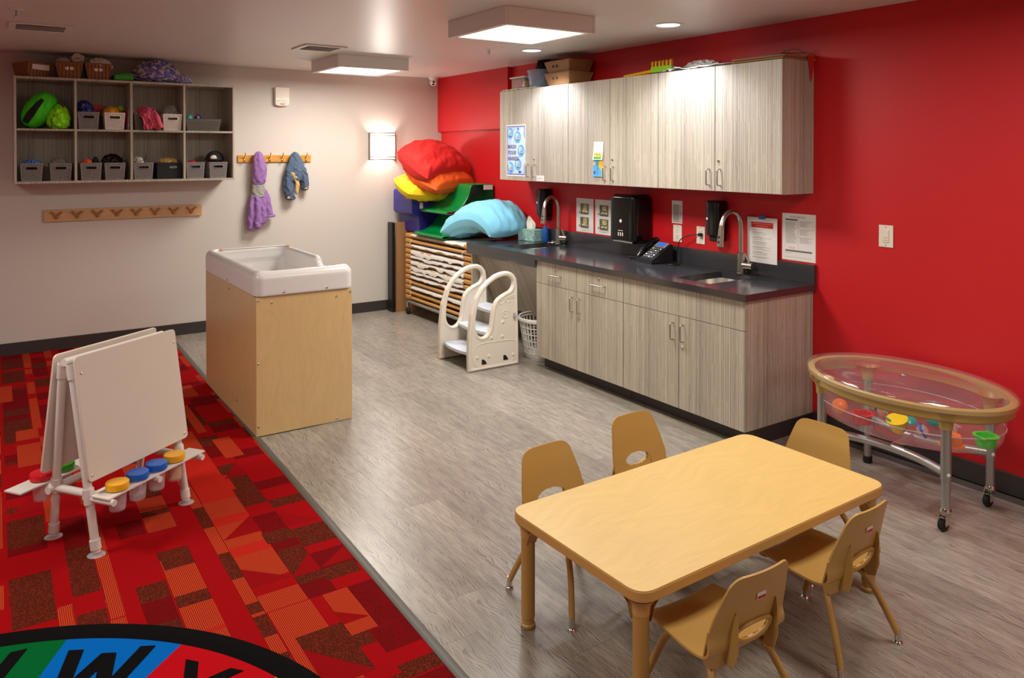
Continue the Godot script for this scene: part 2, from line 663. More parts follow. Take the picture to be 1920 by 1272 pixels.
func make_materials() -> void:
	rng.seed = 7
	var lam := tex(laminate_image())
	mat("laminate", Color(1, 1, 1), 0.42, {"tex": lam, "scale": Vector3(2.4, 2.4, 2.4)})
	mat("laminate_edge", c8(196, 184, 164), 0.45)
	for k in 3:
		var im := plank_image(11 + k * 7)
		var tx := tex(im)
		for j in 3:
			mat("plank%d%d" % [k, j], tint(Color(1, 1, 1), [0.96, 0.92, 1.0][j]), 0.29, {"tex": tx, "bump": tx, "depth": 0.03})
	mat("subfloor", c8(70, 62, 56), 0.9)
	mat("carpet0", Color(1, 1, 1), 0.95, {"tex": tex(carpet_image(1024, 2048, -0.1, -7.22, 1)), "spec": 0.15})
	mat("carpet1", Color(1, 1, 1), 0.95, {"tex": tex(carpet_image(1024, 2048, -0.1, -4.66, 2)), "spec": 0.15})
	mat("wall_white", c8(206, 198, 190), 0.55)
	mat("wall_red", c8(196, 14, 24), 0.5)
	mat("ceiling", c8(220, 214, 206), 0.37)
	mat("base_rubber", c8(54, 48, 46), 0.5)
	mat("strip", c8(84, 82, 74), 0.5)
	mat("steel", c8(190, 184, 174), 0.28, {"metal": 1.0})
	mat("sink_steel", c8(176, 170, 158), 0.34, {"metal": 1.0})
	mat("chrome", c8(214, 212, 208), 0.14, {"metal": 1.0})
	mat("brass", c8(206, 164, 84), 0.24, {"metal": 1.0})
	mat("alu", c8(176, 174, 172), 0.38, {"metal": 0.85})
	mat("counter", c8(54, 54, 58), 0.14, {"spec": 0.7})
	mat("black_gloss", c8(14, 13, 14), 0.14)
	mat("black_plastic", c8(26, 25, 26), 0.4)
	mat("black_rubber", c8(22, 21, 21), 0.7)
	mat("white_plastic", c8(226, 222, 216), 0.35)
	mat("white_gloss", c8(222, 218, 216), 0.2)
	mat("ivory", c8(232, 222, 208), 0.4)
	mat("paper", c8(230, 226, 220), 0.7)
	mat("ink", c8(70, 68, 72), 0.8)
	mat("maple", Color(1, 1, 1), 0.34, {"tex": tex(wood_image(3, c8(212, 180, 126), 0.03)), "scale": Vector3(1.4, 1.4, 1.4)})
	mat("maple_table", Color(1, 1, 1), 0.36, {"tex": tex(wood_image(5, c8(222, 187, 114), 0.03, true)), "scale": Vector3(1.6, 1.6, 1.6)})
	mat("table_edge", c8(198, 154, 86), 0.4)
	mat("chair_plastic", c8(188, 149, 80), 0.38)
	mat("chair_leg", c8(182, 140, 74), 0.36)
	mat("pine", Color(1, 1, 1), 0.5, {"tex": tex(wood_image(8, c8(206, 160, 112), 0.09, true)), "scale": Vector3(3, 3, 3)})
	mat("pine_dark", c8(166, 116, 68), 0.55)
	mat("oak_gold", Color(1, 1, 1), 0.4, {"tex": tex(wood_image(9, c8(212, 150, 62), 0.1, true)), "scale": Vector3(4, 4, 4)})
	mat("cot_tan", c8(196, 142, 74), 0.42)
	mat("canvas", c8(208, 200, 192), 0.85)
	mat("cardboard", c8(160, 114, 72), 0.8)
	mat("stool_white", c8(226, 216, 200), 0.38)
	mat("stool_grey", c8(206, 210, 218), 0.45)
	mat("grey_knob", c8(150, 150, 150), 0.4)
	mat("easel_board", c8(216, 204, 190), 0.45)
	mat("pvc", c8(224, 216, 208), 0.35)
	mat("sand", c8(176, 144, 80), 0.4)
	mat("clear", Color(0.96, 0.97, 0.98), 0.06, {"alpha": 0.05})
	mat("clear_frost", Color(0.93, 0.93, 0.95), 0.2, {"alpha": 0.22})
	mat("clear_blue", c8(176, 196, 226), 0.15, {"alpha": 0.35})
	mat("foam_blue", c8(46, 40, 140), 0.34)
	mat("foam_green", c8(0, 118, 52), 0.24)
	var cloth := tex(pixels(64, 64, func(x, y): return Color.from_hsv(0, 0, 0.5 + 0.25 * sin(x * TAU / 4.0) * sin(y * TAU / 4.0) + rng.randf() * 0.2)))
	for e in [["red", 206, 24, 20], ["orange", 232, 90, 12], ["yellow", 240, 196, 10], ["sky", 126, 196, 220], ["pink", 214, 84, 110], ["lime", 150, 240, 10], ["neon", 70, 214, 20], ["lavender", 150, 108, 172], ["lilac_grey", 150, 146, 140], ["towel", 216, 206, 192], ["blue_cloth", 70, 120, 190], ["amber", 240, 160, 20], ["navy", 30, 32, 80], ["black_cloth", 20, 19, 22], ["tissue", 240, 234, 226], ["sherpa", 208, 170, 104]]:
		mat("c_" + e[0], c8(e[1], e[2], e[3]), 0.8, {"bump": cloth, "depth": 0.02, "scale": Vector3(40, 40, 40), "rim": 0.2})
	for e in [["p_red", 205, 20, 34], ["p_orange", 245, 116, 14], ["p_yellow", 240, 200, 10], ["p_green", 60, 200, 30], ["p_lime", 150, 210, 30], ["p_blue", 16, 92, 190], ["p_teal", 20, 160, 150], ["p_purple", 84, 54, 150], ["p_grass", 50, 150, 30], ["p_gold", 236, 170, 10], ["p_navy", 24, 30, 110]]:
		mat(e[0], c8(e[1], e[2], e[3]), 0.32)
	mat("wicker", Color(1, 1, 1), 0.65, {"tex": tex(pixels(64, 64, func(x, y): return tint(c8(206, 150, 94), 0.45 + 0.6 * absf(sin(x * PI / 8.0 + (PI / 2.0 if (y / 8) % 2 else 0.0))) * (0.55 + 0.45 * absf(sin(y * PI / 8.0)))))), "scale": Vector3(10, 10, 10)})
	mat("wicker_brown", Color(1, 1, 1), 0.65, {"tex": tex(pixels(64, 64, func(x, y): return tint(c8(158, 98, 48), 0.55 + 0.5 * absf(sin(x * PI / 16.0)) * (0.6 + 0.4 * absf(sin(y * PI / 4.0 + (PI / 2.0 if (x / 16) % 2 else 0.0))))))), "scale": Vector3(10, 10, 10)})
	mat("bin_grey", c8(132, 124, 122), 0.5)
	mat("bin_white", c8(226, 214, 204), 0.5)
	mat("bin_dark", c8(96, 88, 80), 0.5)
	var dn := noise(0.06, 4)
	mat("denim", Color(1, 1, 1), 0.85, {"tex": tex(pixels(96, 96, func(x, y): return tint(c8(80, 98, 124), 0.9 + dn.get_noise_2d(x, y) * 0.3 + rng.randf() * 0.16))), "scale": Vector3(6, 6, 6)})
	var fl := noise(0.035, 12, 2)
	mat("floral", Color(1, 1, 1), 0.85, {"tex": tex(pixels(128, 128, func(x, y): return c8(214, 196, 190) if fl.get_noise_2d(x, y) > 0.03 else (c8(126, 118, 200) if fl.get_noise_2d(x * 1.7 + 80.0, y * 1.7) > -0.25 else c8(70, 66, 130)))), "scale": Vector3(3.2, 3.2, 3.2)})
	var tb := noise(0.02, 5, 1)
	mat("tissue_print", Color(1, 1, 1), 0.6, {"tex": tex(pixels(256, 256, func(x, y): return c8(244, 248, 244) if fposmod((x * 0.6 + y * (1.0 if (x / 64) % 2 else -1.0)) / 26.0 + tb.get_noise_2d(x, y) * 3.0, 1.0) > 0.62 else c8(24, 136, 122))), "scale": Vector3(4, 4, 4)})
	mat("phone_grey", c8(150, 150, 152), 0.4, {"metal": 0.3})
	mat("lcd", c8(20, 90, 220), 0.3, {"emit": c8(30, 110, 240), "power": 0.6})
	mat("panel_glow", Color(1, 1, 1), 0.5, {"emit": c8(255, 247, 238), "power": 2.2})
	mat("can_glow", Color(1, 1, 1), 0.5, {"emit": c8(225, 232, 255), "power": 2.5})
	mat("sconce_glow", Color(1, 1, 1), 0.5, {"emit": c8(255, 250, 244), "power": 3.0})
	mat("fixture", c8(236, 231, 226), 0.5)
	mat("nickel", c8(150, 140, 130), 0.35, {"metal": 0.9})
	mat("poster_blue", c8(170, 206, 240), 0.4)
	mat("poster_bubble", c8(52, 140, 214), 0.4)
	mat("poster_pale", c8(150, 200, 240), 0.4)
	mat("poster_violet", c8(96, 72, 150), 0.4)
	mat("plum", c8(80, 40, 100), 0.5)
	mat("photo_tan", c8(196, 178, 110), 0.5)
	mat("photo_dark", c8(70, 66, 60), 0.5)
	mat("red_print", c8(190, 34, 34), 0.6)
	mat("grey_print", c8(110, 108, 106), 0.6)
	mat("text_line", c8(150, 146, 144), 0.7)
	mat("rug_black", c8(14, 13, 14), 0.95, {"spec": 0.15})
	mat("rug_green", c8(0, 92, 40), 0.95, {"spec": 0.15})
	mat("rug_blue", c8(0, 96, 180), 0.95, {"spec": 0.15})
	mat("rug_red", c8(178, 10, 22), 0.95, {"spec": 0.15})
	mat("rug_orange", c8(224, 130, 10), 0.95, {"spec": 0.15})
	mat("rug_yellow", c8(220, 180, 20), 0.95, {"spec": 0.15})
	mat("rug_purple", c8(90, 40, 130), 0.95, {"spec": 0.15})

# ---------------------------------------------------------------- room

const XR := 3.938
const ZB := -7.228
const HC := 2.38

func _ready() -> void:
	var cam := Camera3D.new()
	cam.name = "camera"
	add_child(cam)
	cam.position = Vector3(0, 1.6, 0)
	cam.rotation = Vector3(deg_to_rad(-0.5976), deg_to_rad(-33.8076), 0)
	cam.projection = Camera3D.PROJECTION_FRUSTUM
	cam.near = 0.05
	cam.far = 60.0
	cam.size = 0.05 * 1272.0 / 1449.54
	cam.frustum_offset = Vector2(0, -335.37 / 1449.54 * 0.05)
	cam.current = true
	var we := WorldEnvironment.new()
	we.name = "environment"
	var env := Environment.new()
	env.background_mode = Environment.BG_COLOR
	env.background_color = Color(0.02, 0.02, 0.02)
	env.tonemap_mode = Environment.TONE_MAPPER_LINEAR
	env.tonemap_exposure = 1.0
	env.sdfgi_enabled = true
	env.ssao_enabled = true
	env.ssil_enabled = true
	we.environment = env
	add_child(we)
	make_materials()
	build_room()
	build_ceiling_fittings()
	build_kitchen()
	build_wall_items()
	build_cubbies()
	build_hooks()
	build_changing_table()
	build_easel()
	build_round_rug()
	build_corner_stack()
	build_step_stool()
	build_table_and_chairs()
	build_water_table()
	build_cabinet_tops()

func slab(lo: Vector3, hi: Vector3, b := 0.0) -> Shape:
	return S().box((lo + hi) / 2.0, hi - lo, b)

func build_room() -> void:
	struct("wall_back", slab(Vector3(-3.2, 0, ZB - 0.1), Vector3(XR + 0.1, HC, ZB)), M.wall_white)
	struct("wall_right", slab(Vector3(XR, 0, ZB), Vector3(XR + 0.1, HC, 2.3)), M.wall_red)
	struct("wall_left", slab(Vector3(-3.2, 0, ZB), Vector3(-3.1, HC, 2.3)), M.wall_white)
	struct("wall_front", slab(Vector3(-3.1, 0, 2.2), Vector3(XR, HC, 2.3)), M.wall_white)
	struct("wall_bulkhead", slab(Vector3(3.895, 1.817, ZB), Vector3(XR, HC, -5.887)), M.wall_red)
	struct("ceiling", slab(Vector3(-3.2, HC, ZB - 0.1), Vector3(XR + 0.1, HC + 0.1, 2.3)), M.ceiling)
	struct("baseboard_back", S().box(Vector3((XR - 3.1) / 2, 0.05, ZB + 0.006), Vector3(XR + 3.1, 0.1, 0.012), 0.003), M.base_rubber)
	struct("baseboard_right", S().box(Vector3(XR - 0.006, 0.05, (-2.735 + 2.2) / 2), Vector3(0.012, 0.1, 4.935), 0.003), M.base_rubber)
	struct("baseboard_left", S().box(Vector3(-3.094, 0.05, -2.5), Vector3(0.012, 0.1, 9.4), 0.003), M.base_rubber)
	# vinyl planks
	var fl := struct("floor", slab(Vector3(-3.2, -0.06, ZB - 0.1), Vector3(XR + 0.1, -0.005, 2.3)), M.subfloor)
	var meshes := []
	for k in 1:
		var s := S()
		s.box(Vector3(0, -0.0025, 0), Vector3(0.1797, 0.005, 1.2197), 0.0005)
		for j in s.t.size():
			s.t[j] = Vector2(s.v[j].x / 0.18 + 0.5, s.v[j].z / 1.22 + 0.5)
		meshes.append(s.mesh())
	rng.seed = 21
	var x := 1.24
	while x < XR - 0.02:
		var z := ZB + 0.61 - rng.randf_range(0.0, 1.1)
		while z - 0.61 < 2.2:
			var z0 := maxf(z - 0.61, ZB)
			var z1 := minf(z + 0.61, 2.2)
			if z1 - z0 > 0.02:
				var w := minf(0.18, XR - (x - 0.09))
				var at := Transform3D(Basis.from_scale(Vector3(w / 0.18, 1, (z1 - z0) / 1.22)), Vector3(x - 0.09 + w / 2, 0, (z0 + z1) / 2))
				shared("plank", meshes[0], M["plank%d%d" % [rng.randi_range(0, 2), rng.randi_range(0, 2)]], fl, at)
			z += 1.22
		x += 0.18
	# carpet
	var cp := Node3D.new()
	cp.name = "floor_carpet"
	cp.set_meta("kind", "structure")
	add_child(cp)
	for k in 2:
		var z0 := -7.22 + 2.56 * k
		var s := S()
		var z1 := z0 + 2.56
		var e0 := 1.2555 + (z0 + 7.2) * -0.01575
		var e1 := 1.2555 + (z1 + 7.2) * -0.01575
		var q := [Vector3(-0.1, 0.004, z0), Vector3(e0, 0.004, z0), Vector3(e1, 0.004, z1), Vector3(-0.1, 0.004, z1)]
		var ids := []
		for p in q:
			ids.append(s.put(p, Vector3.UP, Vector2((p.x + 0.1) / 1.28, (p.z - z0) / 2.56)))
		s.quad(ids[0], ids[1], ids[2], ids[3])
		for e in 4:
			var a: Vector3 = q[e]
			var b: Vector3 = q[(e + 1) % 4]
			var o := Vector3(0, 1, 0).cross(b - a).normalized() * -1.0
			s.quad(s.put(a, o, Vector2(0.5, 0.5)), s.put(b, o, Vector2(0.5, 0.5)), s.put(b - Vector3(0, 0.008, 0), o, Vector2(0.5, 0.5)), s.put(a - Vector3(0, 0.008, 0), o, Vector2(0.5, 0.5)))
		obj("carpet_tile", s, M["carpet%d" % k], cp)
	# the carpet goes on out of view
	for r in [[-3.1, -0.1, ZB, -2.1], [-3.1, 1.18, -2.1, 2.2]]:
		var s := slab(Vector3(r[0], -0.004, r[2]), Vector3(r[1], 0.004, r[3]))
		for j in s.t.size():
			s.t[j] = Vector2((s.v[j].x + 0.1) / 1.28, (s.v[j].z + 4.66) / 2.56)
		obj("carpet_tile", s, M.carpet1, cp)
	var tr := S()
	var prof := PackedVector2Array([Vector2(-0.019, 0), Vector2(-0.019, 0.005), Vector2(-0.009, 0.0085), Vector2(0.004, 0.0075), Vector2(0.018, 0.002), Vector2(0.018, 0)])
	var L := 9.4
	tr.prism(prof, L, xf(Vector3(1.2555, 0.0, ZB), 0, -0.01575, 0))
	struct("trim_1", tr, M.strip)

func area_light(parent: Node, at: Vector3, size: Vector2, energy: float, color: Color) -> void:
	var l := AreaLight3D.new()
	l.name = "lamp"
	l.area_size = size
	l.light_energy = energy
	l.light_color = color
	l.shadow_enabled = true
	l.area_range = 14.0
	parent.add_child(l)
	l.position = at
	l.rotation.x = -PI / 2

func troffer(x: float, z: float, energy: float, label: String) -> void:
	var t := thing("ceiling_light", label, "ceiling light", Vector3(x, HC, z), 0, "square ceiling lights")
	var s := S()
	for e in [[-0.3, 0, 0.02, 0.62], [0.3, 0, 0.02, 0.62], [0, -0.3, 0.58, 0.02], [0, 0.3, 0.58, 0.02]]:
		s.box(Vector3(e[0], -0.05, e[1]), Vector3(e[2], 0.1, e[3]), 0.002)
	obj("housing", s, M.fixture, t)
	var f := S()
	for e in [[-0.28, 0, 0.02, 0.58], [0.28, 0, 0.02, 0.58], [0, -0.28, 0.54, 0.02], [0, 0.28, 0.54, 0.02]]:
		f.box(Vector3(e[0], -0.094, e[1]), Vector3(e[2], 0.008, e[3]), 0.001)
	obj("lens_frame", f, M.white_plastic, t)
	obj("diffuser", S().box(Vector3(0, -0.088, 0), Vector3(0.56, 0.006, 0.56), 0.001), M.panel_glow, t)
	area_light(t, Vector3(0, -0.1, 0), Vector2(0.54, 0.54), energy, c8(252, 247, 236))

func downlight(x: float, z: float, energy: float, label: String) -> void:
	var t := thing("recessed_downlight", label, "downlight", Vector3(x, HC, z), 0, "recessed downlights")
	obj("trim_ring", S().lathe([Vector2(0.072, -0.001), Vector2(0.072, -0.006), Vector2(0.08, -0.008), Vector2(0.094, -0.005), Vector2(0.096, -0.0005)], 32), M.white_plastic, t)
	obj("lens", S().lathe([Vector2(0.0, -0.004), Vector2(0.04, -0.0045), Vector2(0.073, -0.003)], 28), M.can_glow, t)
	var l := SpotLight3D.new()
	l.name = "lamp"
	l.light_energy = energy
	l.light_color = c8(236, 240, 255)
	l.light_size = 0.05
	l.spot_angle = 62.0
	l.spot_range = 14.0
	l.spot_attenuation = 2.0
	l.spot_angle_attenuation = 0.6
	l.shadow_enabled = true
	t.add_child(l)
	l.position = Vector3(0, -0.02, 0)
	l.rotation.x = -PI / 2

func build_ceiling_fittings() -> void:
	troffer(2.56, -3.735, 4.0, "square boxed ceiling light nearest the kitchen downlights, over the middle of the room")
	troffer(2.575, -6.17, 4.0, "square boxed ceiling light close to the pale back wall")
	troffer(2.56, -1.3, 2.4, "square boxed ceiling light above the small yellow table")
	troffer(2.56, 1.1, 2.0, "square boxed ceiling light beyond the small yellow table")
	troffer(-1.0, -3.735, 4.0, "square boxed ceiling light over the carpet left of the easel")
	troffer(-0.2, -1.3, 2.4, "square boxed ceiling light above the round alphabet rug")
	downlight(3.424, -3.40, 1.5, "round recessed downlight shining on the right end of the wall cabinets")
	downlight(3.415, -4.83, 1.5, "round recessed downlight shining on the wall cabinet with the hand washing poster")
	# air vents
	for e in [[2.02, -5.6, 0.32, "slatted white ceiling air vent beside the rear ceiling light"], [0.245, -5.65, 0.34, "white ceiling air vent above the cubby shelf"]]:
		var t := thing("ceiling_vent", e[3], "air vent", Vector3(e[0], HC, e[1]), 0, "ceiling vents")
		var w: float = e[2]
		var f := S()
		for k in [[-1, 0], [1, 0], [0, -1], [0, 1]]:
			f.box(Vector3(k[0] * (w / 2 - 0.02), -0.005, k[1] * (w / 2 - 0.02)), Vector3(0.04 if k[0] else w, 0.01, 0.04 if k[1] else w - 0.08), 0.002)
		obj("frame", f, M.white_plastic, t)
		obj("duct", S().box(Vector3(0, -0.001, 0), Vector3(w - 0.08, 0.002, w - 0.08), 0), M.black_plastic, t)
		for k in 4:
			obj("slat", S().box(Vector3.ZERO, Vector3(w - 0.085, 0.003, 0.052), 0.001, xf(Vector3(0, -0.008, -0.09 + 0.06 * k), 0.25, 0, 0)), M.fixture, t)
	for e in [[3.112, -4.958, "small white fire sprinkler head between the ceiling lights and downlights"], [0.103, -5.01, "small white fire sprinkler head beside the ceiling vent over the cubbies"]]:
		var t := thing("fire_sprinkler", e[2], "sprinkler", Vector3(e[0], HC, e[1]), 0, "sprinkler heads")
		obj("escutcheon", S().lathe([Vector2(0.0, -0.006), Vector2(0.03, -0.006), Vector2(0.038, -0.0005)], 20), M.white_plastic, t)
		obj("frame", S().tube(bend([Vector3(-0.006, -0.006, 0), Vector3(-0.014, -0.02, 0), Vector3(-0.012, -0.036, 0), Vector3(0, -0.044, 0), Vector3(0.012, -0.036, 0), Vector3(0.014, -0.02, 0), Vector3(0.006, -0.006, 0)], 0.006), 0.003, 6), M.white_plastic, t)
		obj("bulb", S().tube([Vector3(0, -0.008, 0), Vector3(0, -0.038, 0)], 0.0025, 6), M.p_grass, t)
		obj("deflector", S().lathe([Vector2(0, -0.048), Vector2(0.012, -0.048), Vector2(0.014, -0.044), Vector2(0, -0.044)], 14), M.white_plastic, t)
	var cm := thing("security_camera", "white ball security camera at the ceiling corner by the red wall", "camera", Vector3(3.80, HC, -7.14))
	obj("mount", S().lathe([Vector2(0, -0.03), Vector2(0.04, -0.03), Vector2(0.05, -0.018), Vector2(0.052, -0.0005)], 24), M.white_plastic, cm)
	var ball := []
	for k in 13:
		var w := PI * k / 12.0
		ball.append(Vector2(sin(w) * 0.042, -0.052 - cos(w) * 0.042))
	obj("ball", S().lathe(ball, 24), M.white_gloss, cm)
	for e in [0.0, -0.026]:
		obj("lens", S().lathe([Vector2(0, 0.004), Vector2(0.009, 0.004), Vector2(0.011, 0)], 16, Transform3D(Basis.from_euler(Vector3(1.75, -0.5, 0)), Vector3(-0.019, -0.054 + e * 0.9, 0.036 - absf(e) * 0.35))), M.black_gloss, cm)
	# wall lamp
	var sc := thing("wall_sconce", "glowing square wall lamp with curved frosted glass and nickel frame", "wall lamp", Vector3(3.249, 1.659, ZB))
	obj("back_plate", S().box(Vector3(0, 0, 0.004), Vector3(0.24, 0.25, 0.008), 0.002), M.nickel, sc)
	var glass := S()
	var poly := PackedVector2Array()
	for k in 17:
		var w := PI * k / 16.0
		poly.append(Vector2(cos(w) * 0.128, sin(w) * 0.075))
	glass.prism(poly, 0.258, Transform3D(Basis(Vector3.RIGHT, Vector3(0, 0, 1), Vector3(0, -1, 0)), Vector3(0, 0.129, 0.012)), 0.002)
	obj("glass", glass, M.sconce_glow, sc)
	for y in [-0.134, -0.108, 0.108, 0.134]:
		var pts := []
		for k in 17:
			var w := PI * k / 16.0
			pts.append(Vector3(cos(w) * 0.134, y, 0.012 + sin(w) * 0.08))
		obj("frame_band", S().tube(pts, 0.0048, 6), M.nickel, sc)
	for x in [-0.137, 0.137]:
		obj("frame_side", S().box(Vector3(x, 0, 0.02), Vector3(0.008, 0.276, 0.04), 0.002), M.nickel, sc)
	for x in [0.018, 0.042]:
		obj("frame_pin", S().box(Vector3(x, 0.121, 0.091), Vector3(0.004, 0.03, 0.004), 0.001), M.nickel, sc)
	var l := OmniLight3D.new()
	l.name = "lamp"
	l.light_energy = 0.3
	l.light_size = 0.05
	l.light_color = c8(255, 246, 236)
	l.omni_range = 14.0
	l.omni_attenuation = 2.0
	l.shadow_enabled = true
	sc.add_child(l)
	l.position = Vector3(0, 0, 0.05)

# ---------------------------------------------------------------- kitchenette

func wire_handle(len: float, vertical: bool) -> Mesh:
	var a := Vector3(0, len / 2, 0) if vertical else Vector3(0, 0, len / 2)
	return S().tube(bend([a, a + Vector3(-0.03, 0, 0), -a + Vector3(-0.03, 0, 0), -a], 0.012), 0.0042, 8).mesh()

func lock_mesh() -> Mesh:
	return S().lathe([Vector2(0, 0.006), Vector2(0.007, 0.006), Vector2(0.009, 0.004), Vector2(0.0095, 0)], 16, xf(Vector3.ZERO, 0, 0, PI / 2)).mesh()

func build_kitchen() -> void:
	var hv := wire_handle(0.098, true)
	var hz := wire_handle(0.13, false)
	var lk := lock_mesh()
	# wall cabinets: three units of two doors
	var zs := [-5.641, -4.68, -3.714, -2.743]
	var up_labels := ["wall cabinet with a blue hand washing poster on its door", "middle wall cabinet with a small paper calendar on its door", "wall cabinet at the end by the light switch, no papers on its doors"]
	for k in 3:
		var z0: float = zs[k]
		var z1: float = zs[k + 1]
		var t := thing("wall_cabinet", up_labels[k], "cabinet", Vector3(3.671, 1.361, (z0 + z1) / 2), 0, "wall cabinets")
		var w := z1 - z0
		obj("body", slab(Vector3(0, 0, -w / 2 + 0.0005), Vector3(XR - 3.673, 0.764, w / 2 - 0.0005), 0.001), M.laminate, t)
		for s in [-1, 1]:
			var d := obj("door", S().box(Vector3(-0.0105, 0.382, s * w / 4), Vector3(0.019, 0.76, w / 2 - 0.004), 0.0012), M.laminate, t)
			shared("handle", hv, M.steel, d, xf(Vector3(-0.02, 0.087, s * 0.043)))
			if s > 0:
				shared("lock", lk, M.steel, d, xf(Vector3(-0.02, 0.185, 0.03)))
	# base cabinets
	var bz := [-4.665, -3.711, -2.743]
	var b_labels := ["base cabinet with two drawers above two doors", "base cabinet below the sink by the red wall's end, with two tall doors"]
	for k in 2:
		var z0: float = bz[k]
		var z1: float = bz[k + 1]
		var w := z1 - z0
		var t := thing("base_cabinet", b_labels[k], "cabinet", Vector3(3.361, 0, (z0 + z1) / 2), 0, "base cabinets")
		obj("body", slab(Vector3(0, 0.09, -w / 2 + 0.0005), Vector3(XR - 3.364, 0.55, w / 2 - 0.0005), 0.001), M.laminate, t)
		var hi := S()
		if k == 0:
			hi.box(Vector3(0.287, 0.674, 0), Vector3(0.574, 0.248, w - 0.001), 0.001)
		else:
			for e in [[0.0, 0.06, -w / 2, w / 2], [0.51, 0.574, -w / 2, w / 2], [0.06, 0.51, -w / 2, -0.15], [0.06, 0.51, 0.18, w / 2]]:
				hi.box(Vector3((e[0] + e[1]) / 2, 0.674, (e[2] + e[3]) / 2), Vector3(e[1] - e[0], 0.248, e[3] - e[2]), 0.001)
		obj("upper_body", hi, M.laminate, t)
		obj("toe_kick", slab(Vector3(0.055, 0, -w / 2 + 0.004), Vector3(XR - 3.364, 0.09, w / 2)), M.base_rubber, t)
		for s in [-1, 1]:
			var d := obj("door", S().box(Vector3(-0.0095, 0.3615, s * w / 4), Vector3(0.019, 0.543, w / 2 - 0.004), 0.0012), M.laminate, t)
			shared("handle", hv, M.steel, d, xf(Vector3(-0.019, 0.54, s * 0.04)))
			if s > 0:
				shared("lock", lk, M.steel, d, xf(Vector3(-0.019, 0.455, 0.03)))
			if k == 0:
				var dr := obj("drawer", S().box(Vector3(-0.0095, 0.7165, s * w / 4), Vector3(0.019, 0.161, w / 2 - 0.003), 0.0012), M.laminate, t)
				shared("handle", hz, M.steel, dr, xf(Vector3(-0.019, 0.712, s * w / 4)))
				shared("lock", lk, M.steel, dr, xf(Vector3(-0.019, 0.755, s * w / 4)))
		if k == 1:
			obj("false_front", S().box(Vector3(-0.0095, 0.7165, 0), Vector3(0.019, 0.161, w - 0.003), 0.0012), M.laminate, t)
	# knee space below the first sink
	var kn := thing("sink_surround", "slanted striped panel under the sink, open below for knees", "panel", Vector3(3.361, 0, -5.15))
	obj("side_panel", slab(Vector3(0, 0, -0.492), Vector3(0.574, 0.744, -0.472), 0.001), M.laminate, kn)
	obj("back_board", slab(Vector3(0.56, 0, -0.47), Vector3(0.57, 0.74, 0.48)), M.laminate, kn)
	obj("slanted_panel", S().box(Vector3.ZERO, Vector3(0.019, 0.50, 0.945), 0.001, xf(Vector3(0.14, 0.52, 0.008), 0, 0, 0.42)), M.laminate, kn)
	# worktop with two cut-outs
	var c := thing("worktop", "long dark charcoal worktop with two sink openings", "countertop", Vector3(3.32, 0.8, -4.187))
	var top := S()
	var cuts := [[-5.245, -4.965], [-3.355, -3.07]]
	var zz := -5.651
	for e in [[-5.651, -5.245, 0], [-5.245, -4.965, 1], [-4.965, -3.355, 0], [-3.355, -3.07, 1], [-3.07, -2.7225, 0]]:
		var a: float = e[0] + 4.187
		var b: float = e[1] + 4.187
		if e[2] == 0:
			top.box(Vector3(0.308, 0.019, (a + b) / 2), Vector3(0.616, 0.038, b - a), 0)
		else:
			top.box(Vector3(0.0575, 0.019, (a + b) / 2), Vector3(0.115, 0.038, b - a), 0)
			top.box(Vector3(0.5755, 0.019, (a + b) / 2), Vector3(0.081, 0.038, b - a), 0)
	obj("slab", top, M.counter, c)
	obj("apron", slab(Vector3(0, -0.055, -1.464), Vector3(0.02, 0, -0.47), 0.001), M.counter, c)
	obj("backsplash", S().box(Vector3(0.606, 0.0935, 0), Vector3(0.02, 0.111, 2.928), 0.001), M.counter, c)
	for k in 2:
		var zc: float = (cuts[k][0] + cuts[k][1]) / 2
		var w: float = cuts[k][1] - cuts[k][0]
		var t := thing("sink_basin", ["stainless undermount sink beside the tissue box", "stainless undermount sink by the two framed notices"][k], "sink", Vector3(3.645, 0.799, zc), 0, "sinks")
		var b := S()
		var rings := []
		for e in [[0.003, 0.0], [0.0, -0.015], [-0.012, -0.125], [-0.04, -0.145]]:
			rings.append([rrect(0.42 + e[0] * 2, w + e[0] * 2, 0.035, 4), e[1]])
		for r in 3:
			var A: PackedVector2Array = rings[r][0]
			var B: PackedVector2Array = rings[r + 1][0]
			for j in A.size():
				var j2 := (j + 1) % A.size()
				var o := Vector3(-A[j].x, 0.05, -A[j].y).normalized()
				var o2 := Vector3(-A[j2].x, 0.05, -A[j2].y).normalized()
				b.quad(b.put(Vector3(A[j].x, rings[r][1], A[j].y), o), b.put(Vector3(A[j2].x, rings[r][1], A[j2].y), o2), b.put(Vector3(B[j2].x, rings[r + 1][1], B[j2].y), o2), b.put(Vector3(B[j].x, rings[r + 1][1], B[j].y), o))
		var last: PackedVector2Array = rings[3][0]
		var mid := b.put(Vector3(0, -0.147, 0), Vector3.UP)
		for j in last.size():
			b.tri(mid, b.put(Vector3(last[j].x, -0.145, last[j].y), Vector3.UP), b.put(Vector3(last[(j + 1) % last.size()].x, -0.145, last[(j + 1) % last.size()].y), Vector3.UP))
		obj("basin", b, M.sink_steel, t)
		obj("drain", S().lathe([Vector2(0, -0.143), Vector2(0.035, -0.143), Vector2(0.045, -0.1465)], 20), M.chrome, t)
	faucet(Vector3(3.868, 0.839, -5.085), "gooseneck pull-down tap behind the sink beside the tissue box", 0.30)
	faucet(Vector3(3.872, 0.839, -3.212), "gooseneck pull-down tap behind the sink by the two notices", 0.08)
